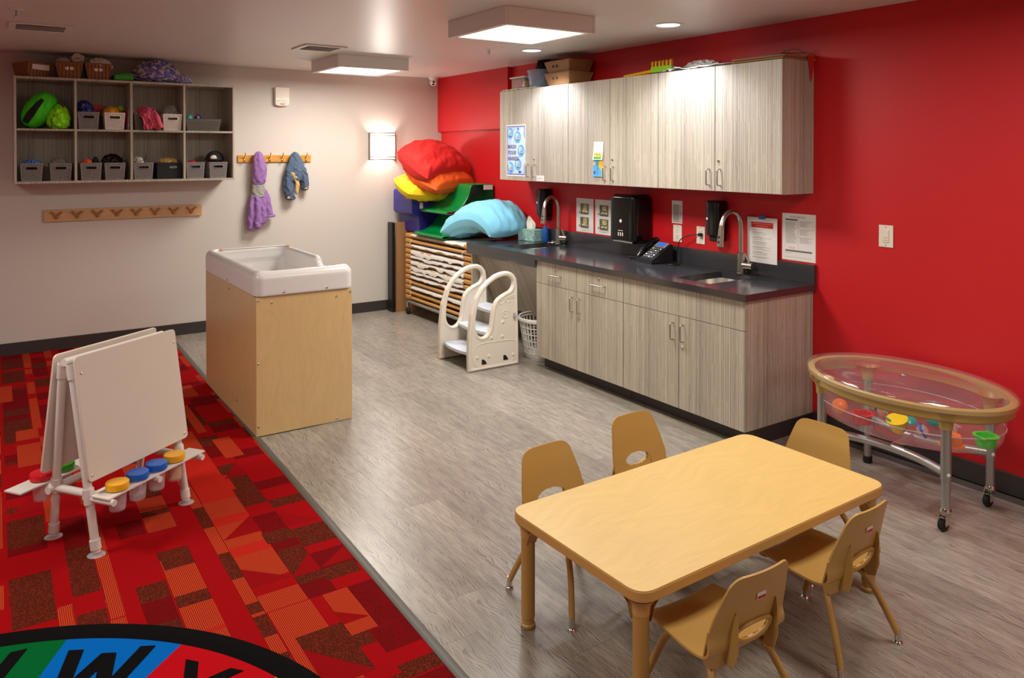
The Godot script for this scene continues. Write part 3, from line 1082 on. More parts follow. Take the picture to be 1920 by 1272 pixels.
	# soap dispensers and towel box
	for e in [[-3.42, "slim black soap dispenser on the wall by the right sink"], [-5.305, "slim black soap dispenser on the wall behind the left tap"]]:
		var t := thing("soap_dispenser", e[1], "soap dispenser", Vector3(XR, 1.02, e[0]), -PI / 2, "black soap dispensers")
		var pr := bend2([Vector2(-0.056, 0), Vector2(-0.056, 0.1), Vector2(-0.02, 0.112), Vector2(0.02, 0.112), Vector2(0.056, 0.1), Vector2(0.056, 0)], 0.03, 5)
		obj("housing", S().prism(pr, 0.232, Transform3D(Basis(Vector3.RIGHT, Vector3(0, 0, 1), Vector3(0, -1, 0)), Vector3(0, 0.268, 0)), 0.014), M.black_gloss, t)
		obj("push_bar", S().prism(bend2([Vector2(-0.045, 0), Vector2(-0.045, 0.085), Vector2(0.045, 0.085), Vector2(0.045, 0)], 0.025, 4), 0.036, Transform3D(Basis(Vector3.RIGHT, Vector3(0, 0, 1), Vector3(0, -1, 0)), Vector3(0, 0.038, 0)), 0.006), M.black_plastic, t)
		obj("emblem", S().lathe([Vector2(0, 0.003), Vector2(0.007, 0.003), Vector2(0.009, 0)], 14, xf(Vector3(-0.03, 0.15, 0.1085), PI / 2, 0, 0)), M.white_plastic, t)
	var td := thing("paper_towel_dispenser", "large black glossy paper towel dispenser above the telephone", "towel dispenser", Vector3(XR, 0.945, -4.18), -PI / 2)
	var pr := bend2([Vector2(-0.13, 0), Vector2(-0.13, 0.2), Vector2(0.13, 0.2), Vector2(0.13, 0)], 0.045, 6)
	obj("cover", S().prism(pr, 0.35, Transform3D(Basis(Vector3.RIGHT, Vector3(0, 0, 1), Vector3(0, -1, 0)), Vector3(0, 0.35, 0)), 0.03), M.black_gloss, td)
	obj("emblem", S().lathe([Vector2(0, 0.002), Vector2(0.011, 0.002), Vector2(0.013, 0)], 16, xf(Vector3(0, 0.16, 0.2), PI / 2, 0, 0)), M.white_plastic, td)
	obj("cutter_bar", S().box(Vector3(0, 0.012, 0.17), Vector3(0.2, 0.006, 0.03), 0.002), M.white_plastic, td)
	for x in [-0.022, 0.0, 0.022]:
		obj("pictogram", S().box(Vector3(x, 0.066, 0.2005), Vector3(0.009, 0.026, 0.001), 0), M.white_plastic, td)
	obj("pictogram", S().box(Vector3(0, 0.092, 0.2005), Vector3(0.05, 0.004, 0.001), 0), M.white_plastic, td)
	# tissue box
	var tb := thing("tissue_box", "teal and white patterned tissue box with one tissue pulled up", "tissue box", Vector3(3.84, 0.839, -5.44), 0.12)
	obj("carton", S().box(Vector3(0, 0.05, 0), Vector3(0.115, 0.1, 0.21), 0.002), M.tissue_print, tb)
	var tf := func(u: float, v: float) -> Vector3:
		var a := (u - 0.5) * 2.0
		var wid := lerpf(0.035, 0.05, sin(v * PI * 0.8)) * (1.0 - maxf(v - 0.55, 0.0) * 1.6)
		return Vector3(0.012 * sin(a * 7.0 + v * 3.0) * (1.0 - v * 0.4) + 0.006 * a, 0.1 + v * 0.115 - absf(a) * 0.02 * v, a * wid - 0.02 * v)
	var tp := []
	for b in 15:
		for a in 19:
			tp.append(tf.call(a / 18.0, b / 14.0))
	obj("tissue", S().sheet(tp, 18, 14, 0.0012), M.c_tissue, tb)
	var db := thing("dish_soap_bottle", "small blue plastic bottle behind the tissue box", "bottle", Vector3(3.885, 0.839, -5.29))
	obj("bottle", S().lathe([Vector2(0, 0), Vector2(0.026, 0), Vector2(0.028, 0.01), Vector2(0.028, 0.1), Vector2(0.012, 0.135), Vector2(0.012, 0.14)], 16), M.p_blue, db)
	obj("cap", S().lathe([Vector2(0.014, 0.14), Vector2(0.013, 0.162), Vector2(0.006, 0.165), Vector2(0.005, 0.18), Vector2(0, 0.181)], 14), M.p_red, db)
	var st := thing("sink_strainer", "steel sink strainer basket set down beside the left tap", "strainer", Vector3(3.87, 0.839, -5.175))
	obj("cup", S().lathe([Vector2(0, 0.004), Vector2(0.028, 0.004), Vector2(0.036, 0.012), Vector2(0.04, 0.012), Vector2(0.042, 0.007), Vector2(0.03, 0.0), Vector2(0, 0.0)], 20), M.steel, st)
	obj("knob", S().lathe([Vector2(0.005, 0.004), Vector2(0.004, 0.016), Vector2(0.009, 0.02), Vector2(0, 0.024)], 12), M.steel, st)
	# telephone
	var ph := thing("desk_telephone", "dark desk telephone with blue display and cordless hook handset", "telephone", Vector3(3.80, 0.839, -3.90), -PI / 2 - 0.15)
	var wedge := PackedVector2Array([Vector2(-0.09, 0.0), Vector2(0.09, 0.0), Vector2(0.09, 0.028), Vector2(-0.07, 0.13), Vector2(-0.09, 0.125)])
	obj("base", S().prism(wedge, 0.19, Transform3D(Basis(Vector3(0, 0, 1), Vector3.UP, Vector3(-1, 0, 0)), Vector3(0.095, 0, 0)), 0.006), M.black_plastic, ph)
	var face := Transform3D(Basis.from_euler(Vector3(0.567, 0, 0)), Vector3(0.028, 0.0815, 0.012))
	face.basis = Basis(Vector3.RIGHT, deg_to_rad(-57.5) + PI / 2)
	obj("face_plate", S().box(Vector3.ZERO, Vector3(0.125, 0.004, 0.178), 0.001, face), M.black_plastic, ph)
	obj("display_surround", S().box(Vector3(0, 0.003, -0.062), Vector3(0.125, 0.004, 0.055), 0.001, face), M.phone_grey, ph)
	obj("display", S().box(Vector3(0.0, 0.0058, -0.068), Vector3(0.08, 0.002, 0.03), 0.0005, face), M.lcd, ph)
	for r in 5:
		for q in 4:
			obj("key", S().box(Vector3(-0.042 + q * 0.027 + (0.004 if q == 3 else 0.0), 0.004, -0.018 + r * 0.022), Vector3(0.015, 0.005, 0.011), 0.001, face), M.phone_grey if (r + q) % 3 else M.white_plastic, ph)
	for q in 4:
		obj("key", S().box(Vector3(-0.042 + q * 0.027, 0.006, -0.042), Vector3(0.014, 0.004, 0.006), 0.001, face), M.black_plastic, ph)
	var hs := []
	for k in 9:
		var w := k / 8.0
		hs.append(Vector3(-0.072, 0.145 - w * 0.108 + 0.03 * sin(w * PI), -0.085 + w * 0.175))
	obj("handset", S().tube(hs, [0.018, 0.026, 0.022, 0.017, 0.015, 0.017, 0.022, 0.026, 0.018], 10, false, 0.8), M.black_gloss, ph)
	var coil := []
	for k in 150:
		var w := k / 149.0
		var a := w * TAU * 17.0
		var c0 := Vector3(3.79 - 0.03 * sin(w * 5.0), 0.851, -3.995 - 0.12 * sin(w * PI))
		coil.append(c0 + Vector3(cos(a) * 0.006, sin(a) * 0.006, cos(a) * 0.004))
	tag(obj("handset_cord", S().tube(coil, 0.0022, 5), M.black_plastic), "coiled black handset cord lying beside the telephone", "cord")
	tag(obj("power_cord", S().tube(spline([Vector3(3.93, 1.045, -3.61), Vector3(3.90, 1.04, -3.66), Vector3(3.885, 1.0, -3.74), Vector3(3.89, 0.93, -3.76), Vector3(3.88, 0.862, -3.75), Vector3(3.85, 0.844, -3.71), Vector3(3.80, 0.843, -3.70), Vector3(3.765, 0.843, -3.73), Vector3(3.80, 0.844, -3.765), Vector3(3.86, 0.846, -3.765), Vector3(3.905, 0.846, -3.82)], 6), 0.0035, 6), M.black_plastic), "black power cord looping from wall socket to telephone", "cord")
	# laundry basket in the knee space
	var lb := thing("laundry_basket", "white slotted plastic laundry basket under the worktop", "basket", Vector3(3.56, 0, -4.87))
	var lat := S()
	for e in [[0.3, 0.19, 0.007], [0.25, 0.182, 0.004], [0.2, 0.174, 0.004], [0.15, 0.166, 0.004], [0.1, 0.159, 0.004], [0.05, 0.152, 0.004]]:
		var pts := []
		for k in 40:
			pts.append(Vector3(cos(TAU * k / 40.0) * e[1], e[0], sin(TAU * k / 40.0) * e[1]))
		lat.tube(pts, e[2], 6, true)
	for k in 36:
		var w := TAU * k / 36.0
		lat.tube([Vector3(cos(w) * 0.148, 0.03, sin(w) * 0.148), Vector3(cos(w) * 0.19, 0.3, sin(w) * 0.19)], 0.0045, 5)
	obj("lattice", lat, M.white_plastic, lb)
	obj("rim", S().lathe([Vector2(0.188, 0.29), Vector2(0.2, 0.294), Vector2(0.205, 0.31), Vector2(0.198, 0.325), Vector2(0.188, 0.32)], 40), M.white_plastic, lb)
	obj("base", S().lathe([Vector2(0, 0.0), Vector2(0.14, 0.0), Vector2(0.15, 0.03), Vector2(0.146, 0.034), Vector2(0.136, 0.006), Vector2(0, 0.006)], 36), M.white_plastic, lb)

func faucet(at: Vector3, label: String, turn: float) -> void:
	var t := thing("kitchen_tap", label, "tap", at, turn, "gooseneck taps")
	obj("base", S().lathe([Vector2(0.028, 0), Vector2(0.028, 0.006), Vector2(0.024, 0.01), Vector2(0.023, 0.13), Vector2(0.016, 0.135)], 20), M.steel, t)
	var p := [Vector3(0, 0.13, 0), Vector3(0, 0.29, 0)]
	for k in range(1, 13):
		var w := PI * 0.94 * k / 12.0
		p.append(Vector3(-0.1 + cos(w) * 0.1, 0.29 + sin(w) * 0.105, 0))
	obj("spout", S().tube(p, 0.0145, 14), M.steel, t)
	var e: Vector3 = p[-1]
	var d := Vector3(-0.12, -1, 0).normalized()
	obj("spray_head", S().tube([e, e + d * 0.02, e + d * 0.03, e + d * 0.125], [0.0155, 0.0165, 0.0175, 0.0205], 14), M.steel, t)
	for k in [0.065, 0.095]:
		obj("spray_button", S().lathe([Vector2(0, 0.003), Vector2(0.006, 0.003), Vector2(0.007, 0)], 12, xf(e + d * k + Vector3(-0.0185, 0, 0.002), 0, 0, PI / 2)), M.black_plastic, t)
	obj("valve", S().tube([Vector3(0, 0.055, 0.015), Vector3(0, 0.055, 0.085)], 0.021, 16), M.steel, t)
	obj("lever", S().tube([Vector3(0, 0.065, 0.062), Vector3(-0.012, 0.13, 0.035)], [0.007, 0.006], 10), M.steel, t)

# ---------------------------------------------------------------- papers and plates on the walls

# a sheet of card w by h facing +z, its print on the front
func card(w: float, h: float, th: float, curl := 0.0) -> Shape:
	var s := S()
	var f := func(u: float, v: float) -> Vector3:
		return Vector3((u - 0.5) * w, (0.5 - v) * h, th + curl * pow(v, 2.0))
	s.surf(6, 8, f, false, false, true)
	for k in s.n.size():
		if s.n[k].z < 0.0:
			s.n[k] = -s.n[k]
	var m := s.i.size()
	var back := S()
	back.box(Vector3(0, 0, th * 0.45), Vector3(w, h, th * 0.9), 0)
	for k in back.t.size():
		back.t[k] = Vector2(0.01, 0.01)
	var at := s.v.size()
	if curl == 0.0:
		s.v.append_array(back.v)
		s.n.append_array(back.n)
		s.t.append_array(back.t)
		for k in back.i:
			s.i.append(at + k)
	else:
		var g := func(u: float, v: float) -> Vector3:
			return Vector3((u - 0.5) * w, (0.5 - v) * h, th * 0.2 + curl * pow(v, 2.0))
		s.surf(6, 8, g)
		for k in range(at, s.t.size()):
			s.t[k] = Vector2(0.01, 0.01)
			s.n[k] = Vector3(0, 0, -1)
	return s

func page(w: int, h: int, bg: Color) -> Image:
	var im := Image.create(w, h, false, Image.FORMAT_RGB8)
	im.fill(bg)
	return im

func lines(im: Image, x: int, y: int, w: int, n: int, gap: int, c: Color, rag := 0.4) -> void:
	for k in n:
		var len_ := int(w * (1.0 - rng.randf() * rag))
		var px := x
		while px < x + len_:
			var word := rng.randi_range(3, 9)
			im.fill_rect(Rect2i(px, y + k * gap, mini(word, x + len_ - px), 2), c)
			px += word + 2

func paper(called: String, label: String, w: float, h: float, im: Image, at: Vector3, turn: float, curl := 0.0, cat := "paper") -> MeshInstance3D:
	var o := obj(called, card(w, h, 0.0015, curl), mat("print_" + called + str(taken.get(called, -1) + 1), Color(1, 1, 1), 0.45, {"tex": tex(im)}))
	o.position = at
	o.rotation.y = turn
	tag(o, label, cat)
	return o

func disc(im: Image, cx: float, cy: float, r: float, c: Color, ry := 0.0) -> void:
	if ry == 0.0:
		ry = r
	for y in range(maxi(int(cy - ry), 0), mini(int(cy + ry) + 1, im.get_height())):
		var d := (y - cy) / ry
		if absf(d) < 1.0:
			var hw := sqrt(1.0 - d * d) * r
			im.fill_rect(Rect2i(int(cx - hw), y, int(hw * 2.0), 1), c)

func lettering(words: String, size: float, m: Material, parent: Node, at: Vector3, depth := 0.0006, bold := true, turn := Vector3.ZERO) -> MeshInstance3D:
	var tm := TextMesh.new()
	var f := SystemFont.new()
	f.font_names = PackedStringArray(["Droid Sans"])
	f.font_weight = 700 if bold else 400
	tm.font = f
	tm.text = words
	tm.font_size = 64
	tm.pixel_size = size / 64.0
	tm.depth = depth
	var o := obj("lettering", tm, m, parent)
	o.position = at
	o.rotation = turn
	return o

func build_wall_items() -> void:
	rng.seed = 5
	var white := c8(228, 224, 220)
	var ink := c8(120, 116, 116)
	var dark := c8(70, 68, 70)
	var W := -PI / 2
	# two step-by-step sheets left of the towel box
	for k in 2:
		var im := page(180, 220, white)
		for r in 2:
			var y := 34 + r * 88
			im.fill_rect(Rect2i(44, y, 88, 70), c8(92, 88, 74))
			im.fill_rect(Rect2i(72, y + 6, 40, 38 if k == 0 else 30), c8(206, 188, 120))
			im.fill_rect(Rect2i(60, y + 44, 60, 12), c8(222, 210, 150))
			for q in 40:
				im.fill_rect(Rect2i(44 + rng.randi_range(0, 82), y + rng.randi_range(0, 62), 6, 5), [c8(60, 56, 50), c8(170, 160, 120), c8(120, 120, 116)][q % 3])
			disc(im, 34, y + 58, 6, c8(50, 40, 120))
		lines(im, 60, 206, 60, 1, 6, ink)
		if k == 1:
			lines(im, 40, 196, 100, 2, 6, ink)
		paper("instruction_sheet", ["laminated picture instruction sheet left of its twin, nearer the left tap", "laminated picture instruction sheet partly behind the black towel dispenser"][k], 0.215, 0.272, im, Vector3(XR, 1.0925, -4.829 + k * 0.238), W)
	# small chart above the outlet
	var im2 := page(100, 160, white)
	im2.fill_rect(Rect2i(10, 26, 62, 118), c8(190, 182, 176))
	lines(im2, 12, 30, 58, 26, 4, c8(140, 132, 128), 0.1)
	lines(im2, 76, 30, 18, 20, 5, dark, 0.5)
	im2.fill_rect(Rect2i(10, 145, 80, 5), c8(214, 150, 60))
	paper("chart_card", "narrow printed chart card taped above the wall socket", 0.098, 0.158, im2, Vector3(XR, 1.184, -3.819), W)
	# two notices beside the right tap
	var im3 := page(200, 256, white)
	im3.fill_rect(Rect2i(28, 26, 146, 32), c8(196, 30, 34))
	lines(im3, 34, 34, 134, 1, 9, c8(236, 200, 196), 0.05)
	lines(im3, 60, 46, 84, 1, 9, c8(236, 200, 196), 0.05)
	for k in 12:
		lines(im3, 36, 68 + k * 14, 128, 1 + k % 2, 5, ink, 0.5)
	var p3 := paper("notice_sheet", "white notice with red heading, held by blue tape beside the right tap", 0.222, 0.279, im3, Vector3(XR - 0.022, 1.058, -3.087), W)
	obj("tape", S().box(Vector3(0.0, 0.14, 0.0025), Vector3(0.05, 0.02, 0.001), 0), M.p_blue, p3)
	var im4 := page(200, 256, white)
	lines(im4, 50, 14, 100, 2, 6, dark, 0.1)
	im4.fill_rect(Rect2i(20, 30, 74, 9), c8(104, 100, 98))
	lines(im4, 22, 46, 68, 24, 5, ink, 0.3)
	for k in 3:
		lines(im4, 108, 44 + k * 44, 72, 5, 6, ink, 0.5)
		im4.fill_rect(Rect2i(104, 40 + k * 44, 84, 1), ink)
	im4.fill_rect(Rect2i(98, 40, 1, 160), ink)
	im4.fill_rect(Rect2i(20, 200, 160, 9), c8(104, 100, 98))
	lines(im4, 40, 184, 40, 2, 6, c8(200, 40, 40), 0.1)
	lines(im4, 22, 216, 50, 1, 6, ink)
	im4.fill_rect(Rect2i(20, 238, 160, 1), ink)
	paper("response_plan_sheet", "laminated white flow chart sheet nearest the light switch", 0.228, 0.278, im4, Vector3(XR, 1.097, -2.8425), W, 0.0, "paper")
	# sockets and switch
	for e in [[1.036, -3.812, 0.082, "white wall socket plate under the chart card", 0], [1.042, -3.60, 0.075, "white wall socket plate beside the right soap dispenser", 1], [1.153, -2.304, 0.08, "ivory light switch plate alone on the red wall", 2]]:
		var t := thing("light_switch" if e[4] == 2 else "wall_socket", e[3], "switch" if e[4] == 2 else "socket", Vector3(XR, e[0], e[1]), W)
		obj("plate", S().box(Vector3(0, 0, 0.003), Vector3(e[2], 0.118, 0.006), 0.0025), M.ivory, t)
		for y in [-0.048, 0.048]:
			obj("screw", S().lathe([Vector2(0, 0.001), Vector2(0.003, 0.001), Vector2(0.0035, 0)], 10, xf(Vector3(0, y, 0.006), PI / 2, 0, 0)), M.steel, t)
		if e[4] == 2:
			obj("dimmer", S().box(Vector3(0, 0, 0.008), Vector3(0.034, 0.066, 0.006), 0.002), M.ivory, t)
			for q in 4:
				obj("button", S().box(Vector3(-0.006 + 0.013 * (q % 2), -0.008 - 0.013 * (q / 2), 0.0115), Vector3(0.005, 0.005, 0.002), 0.0005), M.grey_knob, t)
		else:
			for y in [-0.02, 0.02]:
				var f := obj("outlet", S().box(Vector3(0, y, 0.0065), Vector3(0.03, 0.03, 0.003), 0.001), M.ivory, t)
				for q in [[-0.006, 0.004], [0.006, 0.004], [0.0, -0.006]]:
					obj("slot", S().box(Vector3(q[0], y + q[1], 0.0081), Vector3(0.003, 0.007, 0.0008), 0), M.black_plastic, f)
			if e[4] == 1:
				obj("plug", S().box(Vector3(0.01, 0.006, 0.02), Vector3(0.025, 0.022, 0.026), 0.004), M.black_plastic, t)
	# hand washing poster
	var im5 := page(168, 256, c8(238, 238, 244))
	im5.fill_rect(Rect2i(4, 6, 160, 244), c8(104, 84, 166))
	im5.fill_rect(Rect2i(9, 11, 150, 234), c8(176, 208, 238))
	disc(im5, 104, 130, 70, c8(196, 222, 244), 110)
	for b in [[34, 42, 27], [100, 62, 29], [130, 130, 29], [104, 198, 29], [38, 216, 28]]:
		disc(im5, b[0], b[1], b[2], c8(48, 140, 216))
		disc(im5, b[0], b[1], b[2] - 4, c8(120, 188, 236))
		disc(im5, b[0] - 8, b[1] - 8, b[2] - 14, c8(170, 214, 244))
		disc(im5, b[0] + 3, b[1] + 1, 9, c8(214, 160, 60), 6)
		im5.fill_rect(Rect2i(b[0] - 10, b[1] + 14, 22, 4), c8(40, 50, 80))
	for b in [[62, 66], [146, 74], [24, 196], [66, 168], [146, 208], [70, 238]]:
		disc(im5, b[0], b[1], 5, c8(240, 220, 80))
	disc(im5, 104, 22, 7, c8(30, 120, 210), 9)
	disc(im5, 138, 30, 15, c8(232, 232, 240))
	im5.fill_rect(Rect2i(108, 230, 22, 11), c8(20, 60, 140))
	var po := paper("hand_washing_poster", "blue hand washing poster with bubble pictures on the cabinet door", 0.282, 0.432, im5, Vector3(3.651, 1.615, -5.392), W, 0.0, "poster")
	var ty := 0.03
	for w in ["WASH", "YOUR", "HANDS!"]:
		lettering(w, 0.046, M.plum, po, Vector3(-0.058 + (0.022 if w == "HANDS!" else 0.0), ty, 0.0022))
		ty -= 0.05
	# calendar on the middle cabinet
	var im6 := page(100, 130, white)
	lines(im6, 20, 20, 60, 1, 8, c8(220, 120, 120), 0.1)
	lines(im6, 26, 34, 44, 4, 9, ink, 0.4)
	im6.fill_rect(Rect2i(10, 80, 76, 46), c8(244, 196, 60))
	im6.fill_rect(Rect2i(10, 108, 76, 18), c8(70, 160, 50))
	for q in 8:
		im6.fill_rect(Rect2i(16 + q * 8, 86 + (q * 7) % 14, 6, 12), [c8(210, 60, 40), c8(250, 240, 220), c8(30, 30, 34), c8(240, 120, 30)][q % 4])
	var cl := paper("counting_leaflet", "small white leaflet with a yellow picture, above the blue leaflet", 0.108, 0.132, im6, Vector3(3.651, 1.61, -4.32), W, 0.012, "leaflet")
	var im7 := page(100, 120, c8(74, 156, 214))
	for y in 120:
		var hw := int(20.0 + 24.0 * sin(y * 0.045 + 0.4))
		im7.fill_rect(Rect2i(100 - hw, y, hw, 1), c8(236, 170, 30))
		im7.fill_rect(Rect2i(100 - hw - 8, y, 8, 1), c8(150, 190, 70))
	for q in 7:
		im7.fill_rect(Rect2i(36, 16 + q * 14, 24, 4), c8(40, 90, 110))
	disc(im7, 8, 24, 12, c8(240, 190, 90))
	disc(im7, 18, 90, 10, c8(40, 60, 150), 14)
	paper("blue_leaflet", "small blue and orange leaflet beside the middle cabinet's handle", 0.104, 0.118, im7, Vector3(3.651, 1.481, -4.325), W, 0.008, "leaflet")
	var im8 := page(80, 36, white)
	lines(im8, 16, 16, 48, 2, 5, ink, 0.1)
	paper("door_label", "small white label at the bottom of the cabinet door by the poster", 0.108, 0.046, im8, Vector3(3.651, 1.389, -5.043), W, 0.0, "label")
	# fire alarm
	var fa := thing("fire_alarm", "beige wall fire alarm with clear strobe and red lettering", "fire alarm", Vector3(2.234, 2.117, ZB))
	var pr := PackedVector2Array([Vector2(-0.066, 0.088), Vector2(-0.066, -0.07)])
	for k in range(1, 10):
		var a := -0.066 + 0.132 * k / 10.0
		pr.append(Vector2(a, -0.07 - 0.018 * sqrt(1.0 - pow(a / 0.066, 2.0))))
	pr.append(Vector2(0.066, -0.07))
	pr.append(Vector2(0.066, 0.088))
	obj("housing", S().prism(pr, 0.05, Transform3D.IDENTITY, 0.004), M.ivory, fa)
	for k in 9:
		var hw := sqrt(maxf(0.0018 - pow((k - 4) * 0.0095, 2.0), 0.0))
		obj("grille_slot", S().box(Vector3((k - 4) * 0.0095, 0.028, 0.0502), Vector3(0.003, hw * 2.0 + 0.004, 0.0012), 0), M.fixture, fa)
	obj("strobe_bezel", S().prism(rrect(0.116, 0.042, 0.012), 0.004, xf(Vector3(0, -0.04, 0.049))), M.nickel, fa)
	obj("strobe_lens", S().prism(rrect(0.1, 0.032, 0.01), 0.014, xf(Vector3(0, -0.04, 0.05)), 0.004), M.clear_frost, fa)
	obj("strobe_tube", S().tube([Vector3(-0.04, -0.036, 0.06), Vector3(0.04, -0.036, 0.06)], 0.005, 8), M.white_gloss, fa)
	lettering("FIRE", 0.022, M.red_print, fa, Vector3(0.0, -0.071, 0.0504))

# ---------------------------------------------------------------- cubby shelf

func bin_mesh(w: float, h: float, d: float, hole := true) -> Mesh:
	# a tapered basket with pierced walls and a hand slot at the front
	var s := S()
	var tap := 0.88
	var corner := func(u: float, y: float, side: int) -> Vector3:
		var k := lerpf(tap, 1.0, y / h)
		var p := Vector3.ZERO
		match side:
			0: p = Vector3((u - 0.5) * w * k, y, d / 2 * k)
			1: p = Vector3(w / 2 * k, y, (0.5 - u) * d * k)
			2: p = Vector3((0.5 - u) * w * k, y, -d / 2 * k)
			3: p = Vector3(-w / 2 * k, y, (u - 0.5) * d * k)
		return p
	for side in 4:
		var len_ := w if side % 2 == 0 else d
		var nu := int(len_ / 0.0037)
		var nv := int(h / 0.0052)
		var P := []
		for b in nv + 1:
			for a in nu + 1:
				P.append(corner.call(float(a) / nu, h * b / nv, side))
		var keep := []
		for b in nv:
			for a in nu:
				var on := true
				if b > 1 and b < nv - 2 and a > 1 and a < nu - 2:
					var q := (a + (b / 2 % 2) * 2) % 4
					on = not (b % 2 == 0 and q < 2)
				if hole and side == 0:
					var fx := (a + 0.5) / nu - 0.5
					var fy := (b + 0.5) / nv
					if fy > 0.60 and fy < 0.86 and absf(fx) < 0.31:
						on = not (fy > 0.65 and fy < 0.81 and absf(fx) < 0.26)
				keep.append(on)
		s.sheet(P, nu, nv, 0.0022, keep)
	s.box(Vector3(0, 0.0015, 0), Vector3(w * tap, 0.003, d * tap), 0)
	var rim := []
	for e in [[-1, 1], [1, 1], [1, -1], [-1, -1]]:
		rim.append(Vector3(e[0] * w / 2, h, e[1] * d / 2))
	s.tube(bend(rim, 0.012, 4, true), 0.0035, 6, true)
	if hole:
		var grip := []
		for e in [[-0.28, 0.63], [0.28, 0.63], [0.28, 0.83], [-0.28, 0.83]]:
			grip.append(corner.call(e[0] + 0.5, h * e[1], 0) + Vector3(0, 0, 0.001))
		s.tube(bend(grip, 0.012, 4, true), 0.003, 6, true)
	return s.mesh()

func basket_mesh(w: float, h: float, d: float) -> Shape:
	var s := S()
	var tap := 0.8
	for side in 4:
		var P := []
		for b in 5:
			for a in 9:
				var k := lerpf(tap, 1.0, b / 4.0)
				var u := a / 8.0 - 0.5
				var y := h * b / 4.0
				P.append([Vector3(u * w * k, y, d / 2 * k), Vector3(w / 2 * k, y, -u * d * k), Vector3(-u * w * k, y, -d / 2 * k), Vector3(-w / 2 * k, y, u * d * k)][side])
		s.sheet(P, 8, 4, 0.006)
	s.box(Vector3(0, 0.003, 0), Vector3(w * tap, 0.006, d * tap), 0)
	var rim := []
	for e in [[-1, 1], [1, 1], [1, -1], [-1, -1]]:
		rim.append(Vector3(e[0] * w / 2, h, e[1] * d / 2))
	s.tube(bend(rim, 0.012, 4, true), 0.006, 8, true)
	return s

# a heap of cloth: a squashed ball with folds
func heap(sx: float, sy: float, sz: float, seed_: int, folds := 0.16, f := 2.2) -> Shape:
	var nz := noise(1.0, seed_, 3)
	var g := func(u: float, v: float) -> Vector3:
		var a := u * TAU
		var b := (v - 0.5) * PI
		var p := Vector3(cos(b) * cos(a), sin(b), cos(b) * sin(a))
		var r := 1.0 + folds * (1.0 - absf(nz.get_noise_3d(p.x * f, p.y * f, p.z * f)) * 3.2) + folds * 0.4 * nz.get_noise_3d(p.x * f * 2.6, p.y * f * 2.6, p.z * f * 2.6)
		p *= r
		var y := p.y * sy
		if y < 0.0:
			y *= 0.35
		return Vector3(p.x * sx, y + sy * 0.35, p.z * sz)
	return S().surf(48, 26, g, true, false, true, 1.0, 0.6)

